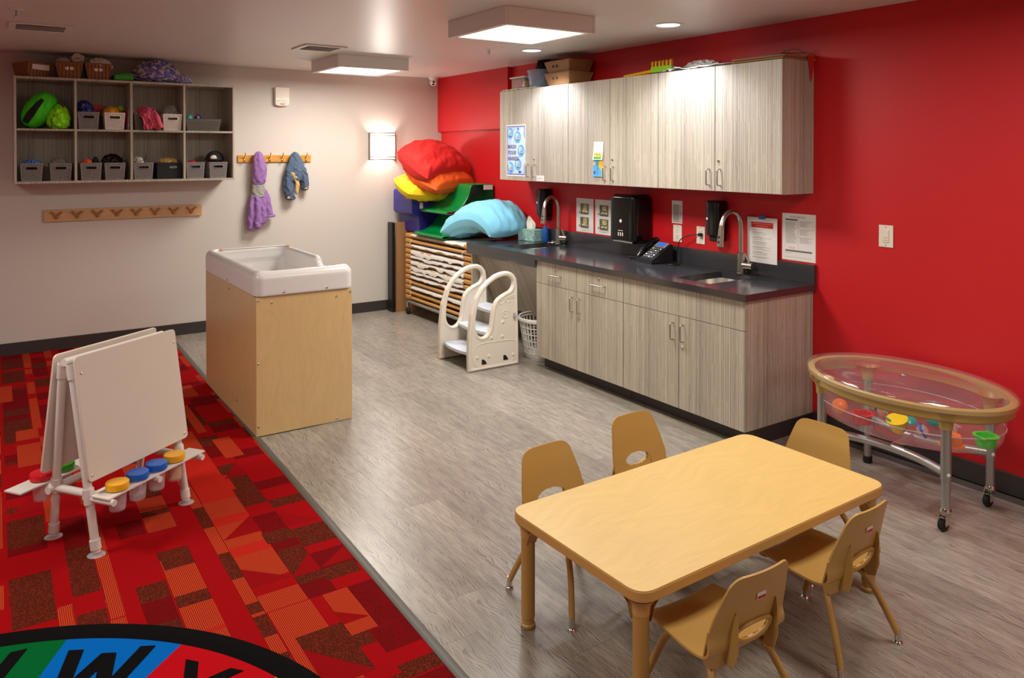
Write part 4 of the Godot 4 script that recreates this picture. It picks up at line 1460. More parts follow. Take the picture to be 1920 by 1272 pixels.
func build_cubbies() -> void:
	var t := thing("cubby_shelf", "wall-hung grey woodgrain cubby shelf with eight openings", "shelf", Vector3(0.922, 1.361, ZB))
	var W := 1.602
	var H := 0.812
	var D := 0.36
	var th := 0.018
	for y in [th / 2, H - th / 2]:
		obj("panel", S().box(Vector3(0, y, D / 2), Vector3(W, th, D), 0.001), M.laminate, t)
	for x in [-W / 2 + th / 2, W / 2 - th / 2]:
		obj("side_panel", S().box(Vector3(x, H / 2, D / 2), Vector3(th, H - 2 * th, D), 0.001), M.laminate, t)
	for x in [-0.396, -0.003, 0.395]:
		obj("divider", S().box(Vector3(x, H / 2, D / 2), Vector3(th, H - 2 * th, D), 0.001), M.laminate, t)
	var xs := [-W / 2 + th, -0.396, -0.003, 0.395, W / 2 - th]
	for k in 4:
		var a: float = xs[k] + (0.009 if k else 0.0)
		var b: float = xs[k + 1] - (0.009 if k < 3 else 0.0)
		obj("shelf_board", S().box(Vector3((a + b) / 2, 0.410, D / 2), Vector3(b - a, 0.016, D - 0.002), 0.001), M.laminate, t)
	obj("back_panel", S().box(Vector3(0, H / 2, 0.004), Vector3(W - 2 * th, H - 2 * th, 0.008), 0), M.laminate, t)
	# storage bins
	var y0 := 1.381
	var y1 := 1.781
	var std := bin_mesh(0.148, 0.132, 0.21)
	var gb := "grey pierced plastic bins in the cubbies"
	var bins := [[0.234, y0, "bin_grey", "grey pierced bin with a blue cloth showing, in the cubby under the green bags"], [0.426, y0, "bin_grey", "grey pierced bin next to the one with a blue cloth"], [0.632, y0, "bin_grey", "grey pierced bin with an orange scrap and dark cone sticking out"], [0.80, y0, "bin_grey", "grey pierced bin heaped with a shiny black pouch"], [1.008, y0, "bin_grey", "grey pierced bin beside the black bin, a navy strap sticking up"], [1.406, y0, "bin_grey", "grey pierced bin left of the one with the black hat"], [1.59, y0, "bin_grey", "grey pierced bin with a black hat on top, at the shelf's right end"], [0.616, y1, "bin_grey", "grey pierced bin with blue packets on the upper shelf"], [0.80, y1, "bin_white", "white pierced bin full of yellow and green playthings"], [1.228, y1, "bin_white", "white pierced bin with a clear bag, right of the pink jacket"], [1.014, y1, "bin_dark", "dark grey pierced bin half covered by the pink jacket"]]
	for b in bins:
		var o := Node3D.new()
		o.name = numbered("storage_bin")
		add_child(o)
		o.position = Vector3(b[0], b[1], -6.985)
		tag(o, b[3], "bin", gb)
		shared("basket", std, M[b[2]], o)
	var lg := thing("storage_bin", "long dark grey pierced bin holding small shoes", "bin", Vector3(1.473, y1, -6.99), 0, gb)
	obj("basket", bin_mesh(0.285, 0.098, 0.2, false), M.bin_dark, lg)
	var bk := thing("storage_box", "plain black box with a pale hand hole in the lower cubby", "box", Vector3(1.205, y0, -7.0))
	obj("carton", S().box(Vector3(0, 0.066, 0), Vector3(0.19, 0.132, 0.2), 0.004), M.black_cloth if M.has("black_cloth") else M.c_black_cloth, bk)
	obj("hand_hole", S().prism(rrect(0.06, 0.018, 0.008), 0.002, xf(Vector3(0.03, 0.095, 0.1))), M.grey_print, bk)
	# what lies in the bins
	var put_heap := func(called: String, label: String, cat: String, m: String, at: Vector3, sz: Vector3, seed_: int, folds := 0.16) -> MeshInstance3D:
		var o := obj(called, heap(sz.x, sz.y, sz.z, seed_, folds), M[m])
		o.position = at
		tag(o, label, cat)
		return o
	put_heap.call("folded_cloth", "bright blue cloth lying in a grey bin under the green bags", "cloth", "c_blue_cloth", Vector3(0.234, y0 + 0.112, -6.98), Vector3(0.066, 0.034, 0.085), 1)
	put_heap.call("crumpled_wrap", "dull purple and tan wrap in the second lower bin", "cloth", "lilac_grey" if M.has("lilac_grey") else "c_lilac_grey", Vector3(0.42, y0 + 0.11, -6.985), Vector3(0.055, 0.044, 0.07), 2, 0.25)
	put_heap.call("toy_pouch", "shiny black pouch heaped on a lower grey bin", "pouch", "black_gloss", Vector3(0.79, y0 + 0.115, -6.99), Vector3(0.07, 0.06, 0.07), 3, 0.22)
	put_heap.call("orange_scrap", "orange scrap of cloth in the third lower bin", "cloth", "c_orange", Vector3(0.61, y0 + 0.115, -6.98), Vector3(0.035, 0.034, 0.05), 4, 0.2)
	put_heap.call("spare_clothes", "pink and brown clothes in the black box", "clothes", "c_sherpa", Vector3(1.21, y0 + 0.122, -7.0), Vector3(0.075, 0.035, 0.07), 5, 0.22)
	put_heap.call("toy_bundle", "pale tan bundle in the bin beside the black box", "toy", "c_towel", Vector3(0.98, y0 + 0.115, -6.985), Vector3(0.035, 0.042, 0.06), 6, 0.3)
	put_heap.call("small_red_toy", "small red and white toy in a lower bin near the black hat", "toy", "p_red", Vector3(1.395, y0 + 0.112, -6.985), Vector3(0.028, 0.026, 0.05), 7, 0.25)
	put_heap.call("yellow_plaything", "amber yellow plaything on top of the white bin", "toy", "c_amber", Vector3(0.79, y1 + 0.118, -6.975), Vector3(0.056, 0.044, 0.065), 8, 0.25)
	put_heap.call("lime_ball", "lime green ball in the white bin of playthings", "ball", "p_lime", Vector3(0.855, y1 + 0.148, -7.0), Vector3(0.026, 0.036, 0.026), 9, 0.02)
	put_heap.call("green_toy", "small green toy behind the amber plaything", "toy", "p_green", Vector3(0.81, y1 + 0.145, -7.03), Vector3(0.03, 0.03, 0.03), 10, 0.1)
	put_heap.call("blue_packets", "blue foil packets standing in the upper grey bin", "packet", "p_navy", Vector3(0.595, y1 + 0.11, -6.99), Vector3(0.055, 0.075, 0.05), 11, 0.3)
	var cone := tag(obj("party_cone", S().lathe([Vector2(0.03, 0), Vector2(0.022, 0.035), Vector2(0.012, 0.06), Vector2(0.0, 0.068)], 16), M.c_black_cloth), "dark cone standing in the third lower bin", "toy") as Node3D
	cone.position = Vector3(0.672, y0 + 0.118, -6.99)
	for e in [[0.865, 0.095, "navy strap curling up from the bin with the black pouch"], [1.03, 0.075, "navy strap sticking up from the bin beside the black box"]]:
		tag(obj("strap", S().tube(spline([Vector3(e[0] - 0.035, y0 + 0.1, -6.96), Vector3(e[0], y0 + 0.16, -6.965), Vector3(e[0] + 0.012, y0 + 0.135 + e[1], -6.97)], 6), [0.008, 0.008, 0.008, 0.0075, 0.007, 0.0068, 0.0065, 0.006, 0.0055, 0.005, 0.004, 0.003, 0.0025], 8, false, 0.35), M.c_navy), e[2], "strap")
	var bx := obj("red_box", S().box(Vector3(0, 0.05, 0), Vector3(0.07, 0.1, 0.03), 0.002), M.p_red)
	bx.position = Vector3(0.70, y1 + 0.09, -7.14)
	tag(bx, "dark red flat box at the back of an upper cubby", "box")
	var blk := obj("black_carton", S().box(Vector3(0, 0.055, 0), Vector3(0.07, 0.11, 0.14), 0.003), M.black_plastic)
	blk.position = Vector3(0.703, y1, -7.10)
	blk.position.y = y1
	bx.position.y = y1 + 0.11
	tag(blk, "black carton standing between the grey and white upper bins", "box")
	for k in 2:
		var bkk := obj("picture_book", S().box(Vector3(0, 0.085 + 0.0 * k, 0), Vector3(0.006, 0.17, 0.16), 0.001), [M.c_pink, M.paper][k])
		bkk.position = Vector3(0.893 + 0.0085 * k, y1, -7.0)
		bkk.rotation.z = -0.05
		tag(bkk, ["pink thin picture book leaning beside the white bin", "white thin picture book leaning against the cubby divider"][k], "book")
	var bc := obj("backing_card", S().box(Vector3(0, 0.09, 0), Vector3(0.16, 0.18, 0.002), 0), M.fixture)
	bc.position = Vector3(1.04, y1, -7.19)
	tag(bc, "grey card standing at the back behind the pink jacket", "card")
	# the pink jacket spills over its bin
	var nzp := noise(1.0, 33, 3)
	var jf := func(u: float, v: float) -> Vector3:
		var a := (u - 0.5) * 2.0
		var x := 1.035 + a * 0.062 + v * 0.04 + nzp.get_noise_2d(v * 4.0, a) * 0.02
		var y := y1 + 0.19 - 0.185 * pow(v, 1.5) - 0.03 * a * a + nzp.get_noise_2d(a * 3.0, v * 5.0) * 0.03
		var z := -6.99 + 0.135 * sin(minf(v * 2.2, 1.0) * PI / 2) + nzp.get_noise_2d(a * 5.0 + 7.0, v * 3.0) * 0.022
		return Vector3(x, maxf(y, y1 + 0.004), z)
	var jp := []
	for b in 25:
		for a in 21:
			jp.append(jf.call(a / 20.0, b / 24.0))
	var pj := thing("pink_jacket", "pink knitted jacket spilling over a dark bin", "jacket")
	obj("body", S().sheet(jp, 20, 24, 0.008), M.c_pink, pj)
	obj("sleeve", S().tube(spline([Vector3(1.05, y1 + 0.17, -6.93), Vector3(1.10, y1 + 0.12, -6.86), Vector3(1.12, y1 + 0.06, -6.85), Vector3(1.14, y1 + 0.022, -6.855)], 6), 0.022, 10, false, 0.75), M.c_pink, pj)
	var wb := obj("clear_bag", heap(0.05, 0.07, 0.05, 41, 0.35), M.clear_frost)
	wb.position = Vector3(1.235, y1 + 0.1, -7.0)
	tag(wb, "crumpled clear plastic bag in the white bin by the pink jacket", "bag")
	for e in [[1.375, "p_teal", "teal toddler shoe in the long grey bin"], [1.44, "p_navy", "navy toddler shoe with orange top in the long grey bin"]]:
		var sh := thing("toddler_shoe", e[2], "shoe", Vector3(e[0], y1 + 0.092, -6.96), 0.9, "shoes in the long bin")
		obj("upper", heap(0.036, 0.036, 0.026, 50, 0.03), M[e[1]], sh)
		obj("collar", S().tube(bend([Vector3(-0.022, 0.03, -0.012), Vector3(0.006, 0.03, -0.012), Vector3(0.006, 0.03, 0.012), Vector3(-0.022, 0.03, 0.012)], 0.01, 4, true), 0.008, 8, true), M.p_orange if e[1] == "p_navy" else M.p_red, sh)
		obj("sole", S().prism(rrect(0.075, 0.05, 0.022), 0.01, xf(Vector3(0, 0.006, 0), PI / 2, 0, 0)), M.white_plastic, sh)
	var cap := thing("sun_hat", "black hat with a pale patch on the rightmost lower bin", "hat", Vector3(1.585, y0 + 0.128, -6.99))
	obj("crown", heap(0.075, 0.075, 0.06, 61, 0.05), M.c_black_cloth, cap)
	obj("patch", heap(0.03, 0.026, 0.012, 62, 0.05), M.c_towel, cap).position = Vector3(-0.02, 0.03, 0.052)
	obj("brim", S().lathe([Vector2(0, 0.006), Vector2(0.085, 0.002), Vector2(0.088, 0.0), Vector2(0, 0.0)], 24, Transform3D.IDENTITY, 1.0, 0.7), M.c_black_cloth, cap)
	# green drawstring bags
	var nzg := noise(1.0, 71, 3)
	var gbag := thing("neon_green_bag", "large neon green stuff sack with a black stripe, leaning in its cubby", "bag", Vector3(0.245, y1, -7.0))
	var gf := func(u: float, v: float) -> Vector3:
		var a := u * TAU
		var r := 0.098 * pow(maxf(sin(v * PI), 0.0), 0.36) * (1.0 + 0.09 * nzg.get_noise_2d(cos(a) * 2.0 + v * 3.0, sin(a) * 2.0) + 0.05 * nzg.get_noise_2d(cos(a) * 3.0 + v * 16.0, sin(a) * 3.0))
		var p := Vector3(cos(a) * r, v * 0.31, sin(a) * r)
		p = Basis(Vector3(0, 0, 1), -0.62) * p
		p.x -= 0.045
		return Vector3(p.x, maxf(p.y + 0.02, 0.002), p.z)
	obj("sack", S().surf(40, 30, gf, true, false, true), M.c_neon, gbag)
	var stripe := []
	for b in 21:
		for a in 5:
			var v := 0.06 + 0.68 * b / 20.0
			var u := 0.30 + (a - 2) * 0.028 * (1.15 - v)
			var p: Vector3 = gf.call(u, v)
			stripe.append(p + Vector3(-0.001, 0.001, 0.003))
	obj("stripe", S().sheet(stripe, 4, 20, 0.002), M.c_black_cloth, gbag)
	var lbag := thing("lime_drawstring_bag", "crumpled lime drawstring bag with black cord beside the neon sack", "bag", Vector3(0.418, y1, -6.95))
	obj("cloth", heap(0.074, 0.125, 0.07, 73, 0.2, 1.6), M.c_lime, lbag)
	obj("cord", S().tube(spline([Vector3(-0.03, 0.11, 0.05), Vector3(-0.055, 0.06, 0.075), Vector3(-0.05, 0.006, 0.08), Vector3(-0.08, 0.004, 0.082), Vector3(-0.10, 0.01, 0.07), Vector3(-0.075, 0.004, 0.06)], 6), 0.003, 6), M.black_plastic, lbag)
	# on top of the shelf
	var yt := 2.1745
	var wb1 := thing("wicker_basket", "low brown wicker basket with a blank white label, at the shelf's end", "basket", Vector3(0.24, yt, -7.0), 0.5, "brown wicker baskets")
	obj("weave", basket_mesh(0.20, 0.105, 0.2), M.wicker_brown, wb1)
	obj("label_card", S().box(Vector3(0, 0.075, 0.1), Vector3(0.13, 0.04, 0.002), 0, xf(Vector3.ZERO, 0.0, 0, -0.03)), M.paper, wb1)
	wb1.position.x = 0.25
	for k in 2:
		var b := thing("wicker_basket", ["brown wicker basket holding a rolled cream towel", "brown wicker basket holding crumpled white cloth"][k], "basket", Vector3(0.49 + 0.2 * k, yt, -6.99), -0.03, "brown wicker baskets")
		obj("weave", basket_mesh(0.182, 0.118, 0.22), M.wicker_brown, b)
		for q in [-0.016, 0.016]:
			obj("label_card", S().box(Vector3(q, 0.075, 0.107), Vector3(0.024, 0.022, 0.002), 0), M.paper, b)
	var roll := []
	for k in 60:
		var a := k * 0.33
		roll.append(Vector3(cos(a) * (0.006 + k * 0.00062), sin(a) * (0.006 + k * 0.00062), 0))
	var rp := []
	for b in 2:
		for k in 60:
			rp.append(roll[k] + Vector3(0, 0, b * 0.16))
	var rt := obj("rolled_towel", S().sheet(rp, 59, 1, 0.006), M.c_towel)
	rt.position = Vector3(0.515, yt + 0.15, -7.06)
	rt.rotation = Vector3(-0.1, 0.2, 0)
	rt.position.y = yt + 0.145
	tag(rt, "rolled cream towel in the middle wicker basket", "towel")
	put_heap.call("folded_towel", "pale folded towel beside the rolled towel", "towel", "c_towel", Vector3(0.455, yt + 0.09, -6.99), Vector3(0.055, 0.055, 0.08), 81)
	put_heap.call("white_cloth", "crumpled white cloth hanging out of its wicker basket", "cloth", "c_tissue", Vector3(0.70, yt + 0.085, -6.98), Vector3(0.085, 0.06, 0.09), 82, 0.24)
	var gb2 := thing("green_tray", "grass green plastic tray between basket and flowered bundle", "tray", Vector3(0.866, yt, -6.98))
	obj("tub", S().box(Vector3(0, 0.026, 0), Vector3(0.145, 0.052, 0.2), 0.012), M.p_grass, gb2)
	obj("rim", S().box(Vector3(0.02, 0.055, 0), Vector3(0.105, 0.012, 0.18), 0.005), M.p_grass, gb2)
	put_heap.call("flowered_blanket", "bundled lavender and white flowered blanket on the shelf top", "blanket", "floral", Vector3(1.135, yt, -7.03), Vector3(0.17, 0.135, 0.12), 84, 0.17)
	put_heap.call("flowered_blanket_corner", "trailing corner of flowered cloth beside the bundled blanket", "cloth", "floral", Vector3(1.31, yt, -7.03), Vector3(0.09, 0.06, 0.09), 85, 0.15)

# ---------------------------------------------------------------- hook rails and coats

func build_hooks() -> void:
	var r1 := thing("peg_rail", "long pale wooden rail with eight double pegs under the cubby shelf", "hook rail", Vector3(0.923, 1.088, ZB))
	obj("board", S().box(Vector3(0, 0, 0.011), Vector3(1.2, 0.098, 0.022), 0.003), M.pine, r1)
	var peg := S()
	peg.box(Vector3(0, -0.016, 0.0255), Vector3(0.026, 0.03, 0.007), 0.003)
	for s in [-1, 1]:
		peg.tube(spline([Vector3(0, -0.02, 0.028), Vector3(s * 0.012, 0.004, 0.034), Vector3(s * 0.03, 0.02, 0.04), Vector3(s * 0.034, 0.03, 0.046)], 5), [0.011, 0.011, 0.0105, 0.01, 0.0095, 0.009, 0.0085, 0.008, 0.0078, 0.0075, 0.0073, 0.0072, 0.007, 0.007, 0.007, 0.006], 8)
	var pm := peg.mesh()
	for x in [0.411, 0.557, 0.704, 0.849, 0.997, 1.142, 1.29, 1.433]:
		var h := shared("peg", pm, M.pine_dark, r1, xf(Vector3(x - 0.923, 0.004, 0)))
		for y in [-0.008, -0.024]:
			obj("screw", S().lathe([Vector2(0, 0.002), Vector2(0.003, 0.001), Vector2(0.004, 0)], 8, xf(Vector3(0, y, 0.029), PI / 2, 0, 0)), M.steel, h)
	var r2 := thing("coat_rail", "short golden oak rail with six brass coat hooks", "hook rail", Vector3(2.1755, 1.5395, ZB))
	obj("board", S().box(Vector3(0, 0, 0.009), Vector3(0.681, 0.067, 0.018), 0.004), M.oak_gold, r2)
	var hk := S()
	hk.box(Vector3(0, -0.004, 0.02), Vector3(0.012, 0.04, 0.004), 0.002)
	hk.tube(spline([Vector3(0, 0.0, 0.022), Vector3(0, 0.014, 0.034), Vector3(0, 0.034, 0.056), Vector3(0, 0.048, 0.062)], 5), 0.0035, 7)
	hk.tube(spline([Vector3(0, -0.002, 0.022), Vector3(0, -0.022, 0.03), Vector3(0, -0.03, 0.042), Vector3(0, -0.02, 0.052), Vector3(0, -0.01, 0.054)], 5), 0.0035, 7)
	for e in [Vector3(0, 0.05, 0.063), Vector3(0, -0.008, 0.054)]:
		hk.lathe([Vector2(0, -0.006), Vector2(0.0045, -0.004), Vector2(0.006, 0), Vector2(0.0045, 0.004), Vector2(0, 0.006)], 10, xf(e))
	var hm := hk.mesh()
	for x in [1.89, 2.012, 2.119, 2.235, 2.345, 2.463]:
		shared("hook", hm, M.brass, r2, xf(Vector3(x - 2.1755, 0, 0)))
	# lavender fleece: hood, grey yoke, body panels and a sleeve
	var cz := ZB + 0.06
	var lav := thing("fleece_coat", "lavender fleece coat with grey yoke hanging by its hood", "coat", Vector3(2.005, 1.24, cz), 0, "coats on the oak rail")
	var lobe := func(path: Array, wid: Array, dep: Array, seed_: int, k: float, amp: float) -> Shape:
		# a hanging bag of cloth along a path: width and depth at each point, with lengthwise folds
		var nz := noise(1.0, seed_, 2)
		var m := path.size() - 1
		var f := func(u: float, v: float) -> Vector3:
			var a := u * TAU
			var q := v * m
			var j := mini(int(q), m - 1)
			var w := q - j
			var c: Vector3 = path[j].lerp(path[j + 1], w)
			var hw: float = lerpf(wid[j], wid[j + 1], w)
			var hd: float = lerpf(dep[j], dep[j + 1], w)
			var close := minf(minf(v, 1.0 - v) * 14.0, 1.0)
			close = sqrt(maxf(close, 0.0))
			var fold := 1.0 + amp * sin(a * k + nz.get_noise_2d(v * 3.0, 1.0) * 4.0) + amp * 0.9 * nz.get_noise_3d(cos(a) * 2.0, sin(a) * 2.0, v * 6.0)
			return c + Vector3(cos(a) * hw, 0, sin(a) * hd) * fold * close
		return S().surf(44, 36, f, true, false, true, 0.5, 0.6)
	obj("hood", lobe.call([Vector3(0, 0.37, 0.01), Vector3(0, 0.30, 0.012), Vector3(0.012, 0.2, 0.015), Vector3(0.005, 0.1, 0.01), Vector3(0.0, 0.05, 0.005)], [0.025, 0.048, 0.06, 0.058, 0.04], [0.03, 0.045, 0.05, 0.045, 0.03], 3, 5.0, 0.08), M.c_lavender, lav)
	obj("yoke", lobe.call([Vector3(0, 0.09, 0), Vector3(0.002, 0.0, 0), Vector3(0.0, -0.06, 0)], [0.05, 0.062, 0.066], [0.035, 0.042, 0.045], 4, 6.0, 0.06), M.c_lilac_grey, lav)
	obj("front_panel", lobe.call([Vector3(-0.01, -0.03, 0.01), Vector3(-0.012, -0.12, 0.014), Vector3(-0.014, -0.25, 0.014), Vector3(-0.016, -0.345, 0.012)], [0.035, 0.04, 0.04, 0.04], [0.035, 0.04, 0.042, 0.036], 5, 4.0, 0.1), M.c_lavender, lav)
	obj("front_panel", lobe.call([Vector3(0.04, -0.02, 0.0), Vector3(0.042, -0.12, 0.006), Vector3(0.04, -0.22, 0.006), Vector3(0.036, -0.305, 0.004)], [0.03, 0.034, 0.034, 0.028], [0.03, 0.036, 0.036, 0.03], 25, 3.0, 0.1), M.c_lavender, lav)
	obj("back_panel", lobe.call([Vector3(-0.048, -0.02, -0.006), Vector3(-0.062, -0.12, 0.0), Vector3(-0.07, -0.25, 0.002), Vector3(-0.078, -0.36, 0.0)], [0.02, 0.026, 0.028, 0.026], [0.03, 0.036, 0.036, 0.03], 26, 3.0, 0.1), M.c_lavender, lav)
	obj("sleeve", lobe.call([Vector3(0.045, 0.03, -0.005), Vector3(0.075, -0.06, 0.0), Vector3(0.09, -0.15, 0.005), Vector3(0.105, -0.235, 0.008)], [0.025, 0.032, 0.03, 0.034], [0.025, 0.03, 0.03, 0.03], 6, 3.0, 0.08), M.c_lavender, lav)
	obj("cuff", S().tube(bend([Vector3(0.07, -0.232, 0.035), Vector3(0.142, -0.225, 0.035), Vector3(0.142, -0.225, -0.02), Vector3(0.07, -0.232, -0.02)], 0.02, 4, true), 0.011, 8, true), M.c_lavender, lav)
	var dj := thing("denim_jacket", "small blue denim jacket with pale fleece lining on the oak rail", "jacket", Vector3(2.352, 1.37, cz), 0, "coats on the oak rail")
	obj("body", lobe.call([Vector3(-0.012, 0.235, 0.012), Vector3(-0.006, 0.16, 0.012), Vector3(-0.005, 0.06, 0.012), Vector3(-0.01, -0.06, 0.006)], [0.02, 0.06, 0.09, 0.085], [0.025, 0.04, 0.05, 0.045], 13, 5.0, 0.09), M.denim, dj)
	obj("left_front", lobe.call([Vector3(-0.06, 0.04, 0.0), Vector3(-0.07, -0.06, 0.0), Vector3(-0.06, -0.16, 0.004), Vector3(-0.045, -0.222, 0.004)], [0.04, 0.046, 0.046, 0.042], [0.04, 0.045, 0.045, 0.035], 14, 4.0, 0.1), M.denim, dj)
	obj("right_front", lobe.call([Vector3(0.05, 0.1, 0.005), Vector3(0.075, 0.03, 0.005), Vector3(0.085, -0.06, 0.005), Vector3(0.085, -0.135, 0.004)], [0.035, 0.036, 0.036, 0.032], [0.04, 0.045, 0.04, 0.035], 15, 4.0, 0.1), M.denim, dj)
	obj("lining", lobe.call([Vector3(-0.045, 0.045, 0.045), Vector3(-0.015, 0.0, 0.046), Vector3(0.005, -0.07, 0.04), Vector3(0.0, -0.17, 0.03)], [0.022, 0.02, 0.018, 0.014], [0.012, 0.012, 0.014, 0.012], 16, 3.0, 0.15), M.c_sherpa, dj)
	for e in [Vector3(-0.075, -0.205, 0.035), Vector3(0.085, -0.12, 0.035)]:
		obj("lining_cuff", heap(0.016, 0.016, 0.01, 17, 0.2), M.c_sherpa, dj).position = e

# ---------------------------------------------------------------- changing table

func rbox(p: Vector3, c: Vector3, h: Vector3, r: float) -> float:
	var q := (p - c).abs() - h + Vector3(r, r, r)
	return Vector3(maxf(q.x, 0), maxf(q.y, 0), maxf(q.z, 0)).length() + minf(maxf(q.x, maxf(q.y, q.z)), 0.0) - r

func smax(a: float, b: float, k: float) -> float:
	var h := maxf(k - absf(a - b), 0.0) / k
	return maxf(a, b) + h * h * k * 0.25

func screw_mesh(r := 0.007) -> Mesh:
	return S().lathe([Vector2(0, 0.003), Vector2(r * 0.6, 0.0026), Vector2(r, 0.001), Vector2(r, -0.001)], 12, xf(Vector3.ZERO, PI / 2, 0, 0)).mesh()

func build_changing_table() -> void:
	var t := thing("changing_table", "maple changing table with deep white moulded tub on top", "changing table", Vector3(1.492, 0, -4.99))
	var hw := 0.283
	var hl := 0.617
	obj("end_panel", S().box(Vector3(0, 0.395, hl - 0.009), Vector3(hw * 2, 0.78, 0.018), 0.0015), M.maple, t)
	obj("end_panel", S().box(Vector3(0, 0.395, -hl + 0.009), Vector3(hw * 2, 0.78, 0.018), 0.0015), M.maple, t)
	obj("side_panel", S().box(Vector3(-hw + 0.009, 0.395, 0), Vector3(0.018, 0.78, hl * 2 - 0.04), 0.0015), M.maple, t)
	obj("side_panel", S().box(Vector3(hw - 0.009, 0.395, -0.22), Vector3(0.018, 0.78, hl * 2 - 0.48), 0.0015), M.maple, t)
	var f := func(p: Vector3) -> float:
		var o := rbox(p, Vector3(0, 0.80, 0), Vector3(0.292, 0.131, 0.626), 0.05)
		var i := rbox(p, Vector3(0, 1.0, 0), Vector3(0.238, 0.30, 0.57), 0.05)
		var nt := rbox(p, Vector3(0.3, 1.0, 0.33), Vector3(0.12, 0.13, 0.22), 0.03)
		var bowl := rbox(p, Vector3(0, 0.80, 0), Vector3(0.262, 0.125, 0.594), 0.04)
		o = minf(smax(o, 0.786 - p.y, 0.004), bowl)
		return smax(smax(o, -i, 0.03), -nt, 0.03)
	obj("tub", S().nets(Vector3(-0.31, 0.655, -0.65), Vector3(0.31, 0.95, 0.65), 0.0105, f), M.white_gloss, t)
	for x in [-0.221, 0.235]:
		obj("strap_clip", S().box(Vector3(x, 0.935, -0.45), Vector3(0.022, 0.012, 0.02), 0.003), M.cot_tan, t)
	obj("safety_strap", S().box(Vector3(0.007, 0.936, -0.45), Vector3(0.44, 0.003, 0.012), 0.001), M.grey_print, t)
	var sm := screw_mesh()
	for e in [[-0.27, 0.767], [-0.194, 0.75], [0.272, 0.765], [0.186, 0.746], [-0.27, 0.413], [-0.27, 0.059], [0.188, 0.02]]:
		shared("screw", sm, M.chrome, t, xf(Vector3(e[0], e[1], hl)))
	for e in [[-0.128, 0.806], [0.124, 0.806]]:
		shared("screw", sm, M.chrome, t, xf(Vector3(e[0], e[1], hl + 0.009)))
	for e in [[0.75, 0.027, 0.0], [0.805, 0.015, -0.009], [0.1, 0.196, 0.0]]:
		shared("screw", sm, M.nickel, t, xf(Vector3(-hw + e[2], e[0], e[1]), 0, -PI / 2, 0))

# ---------------------------------------------------------------- easel

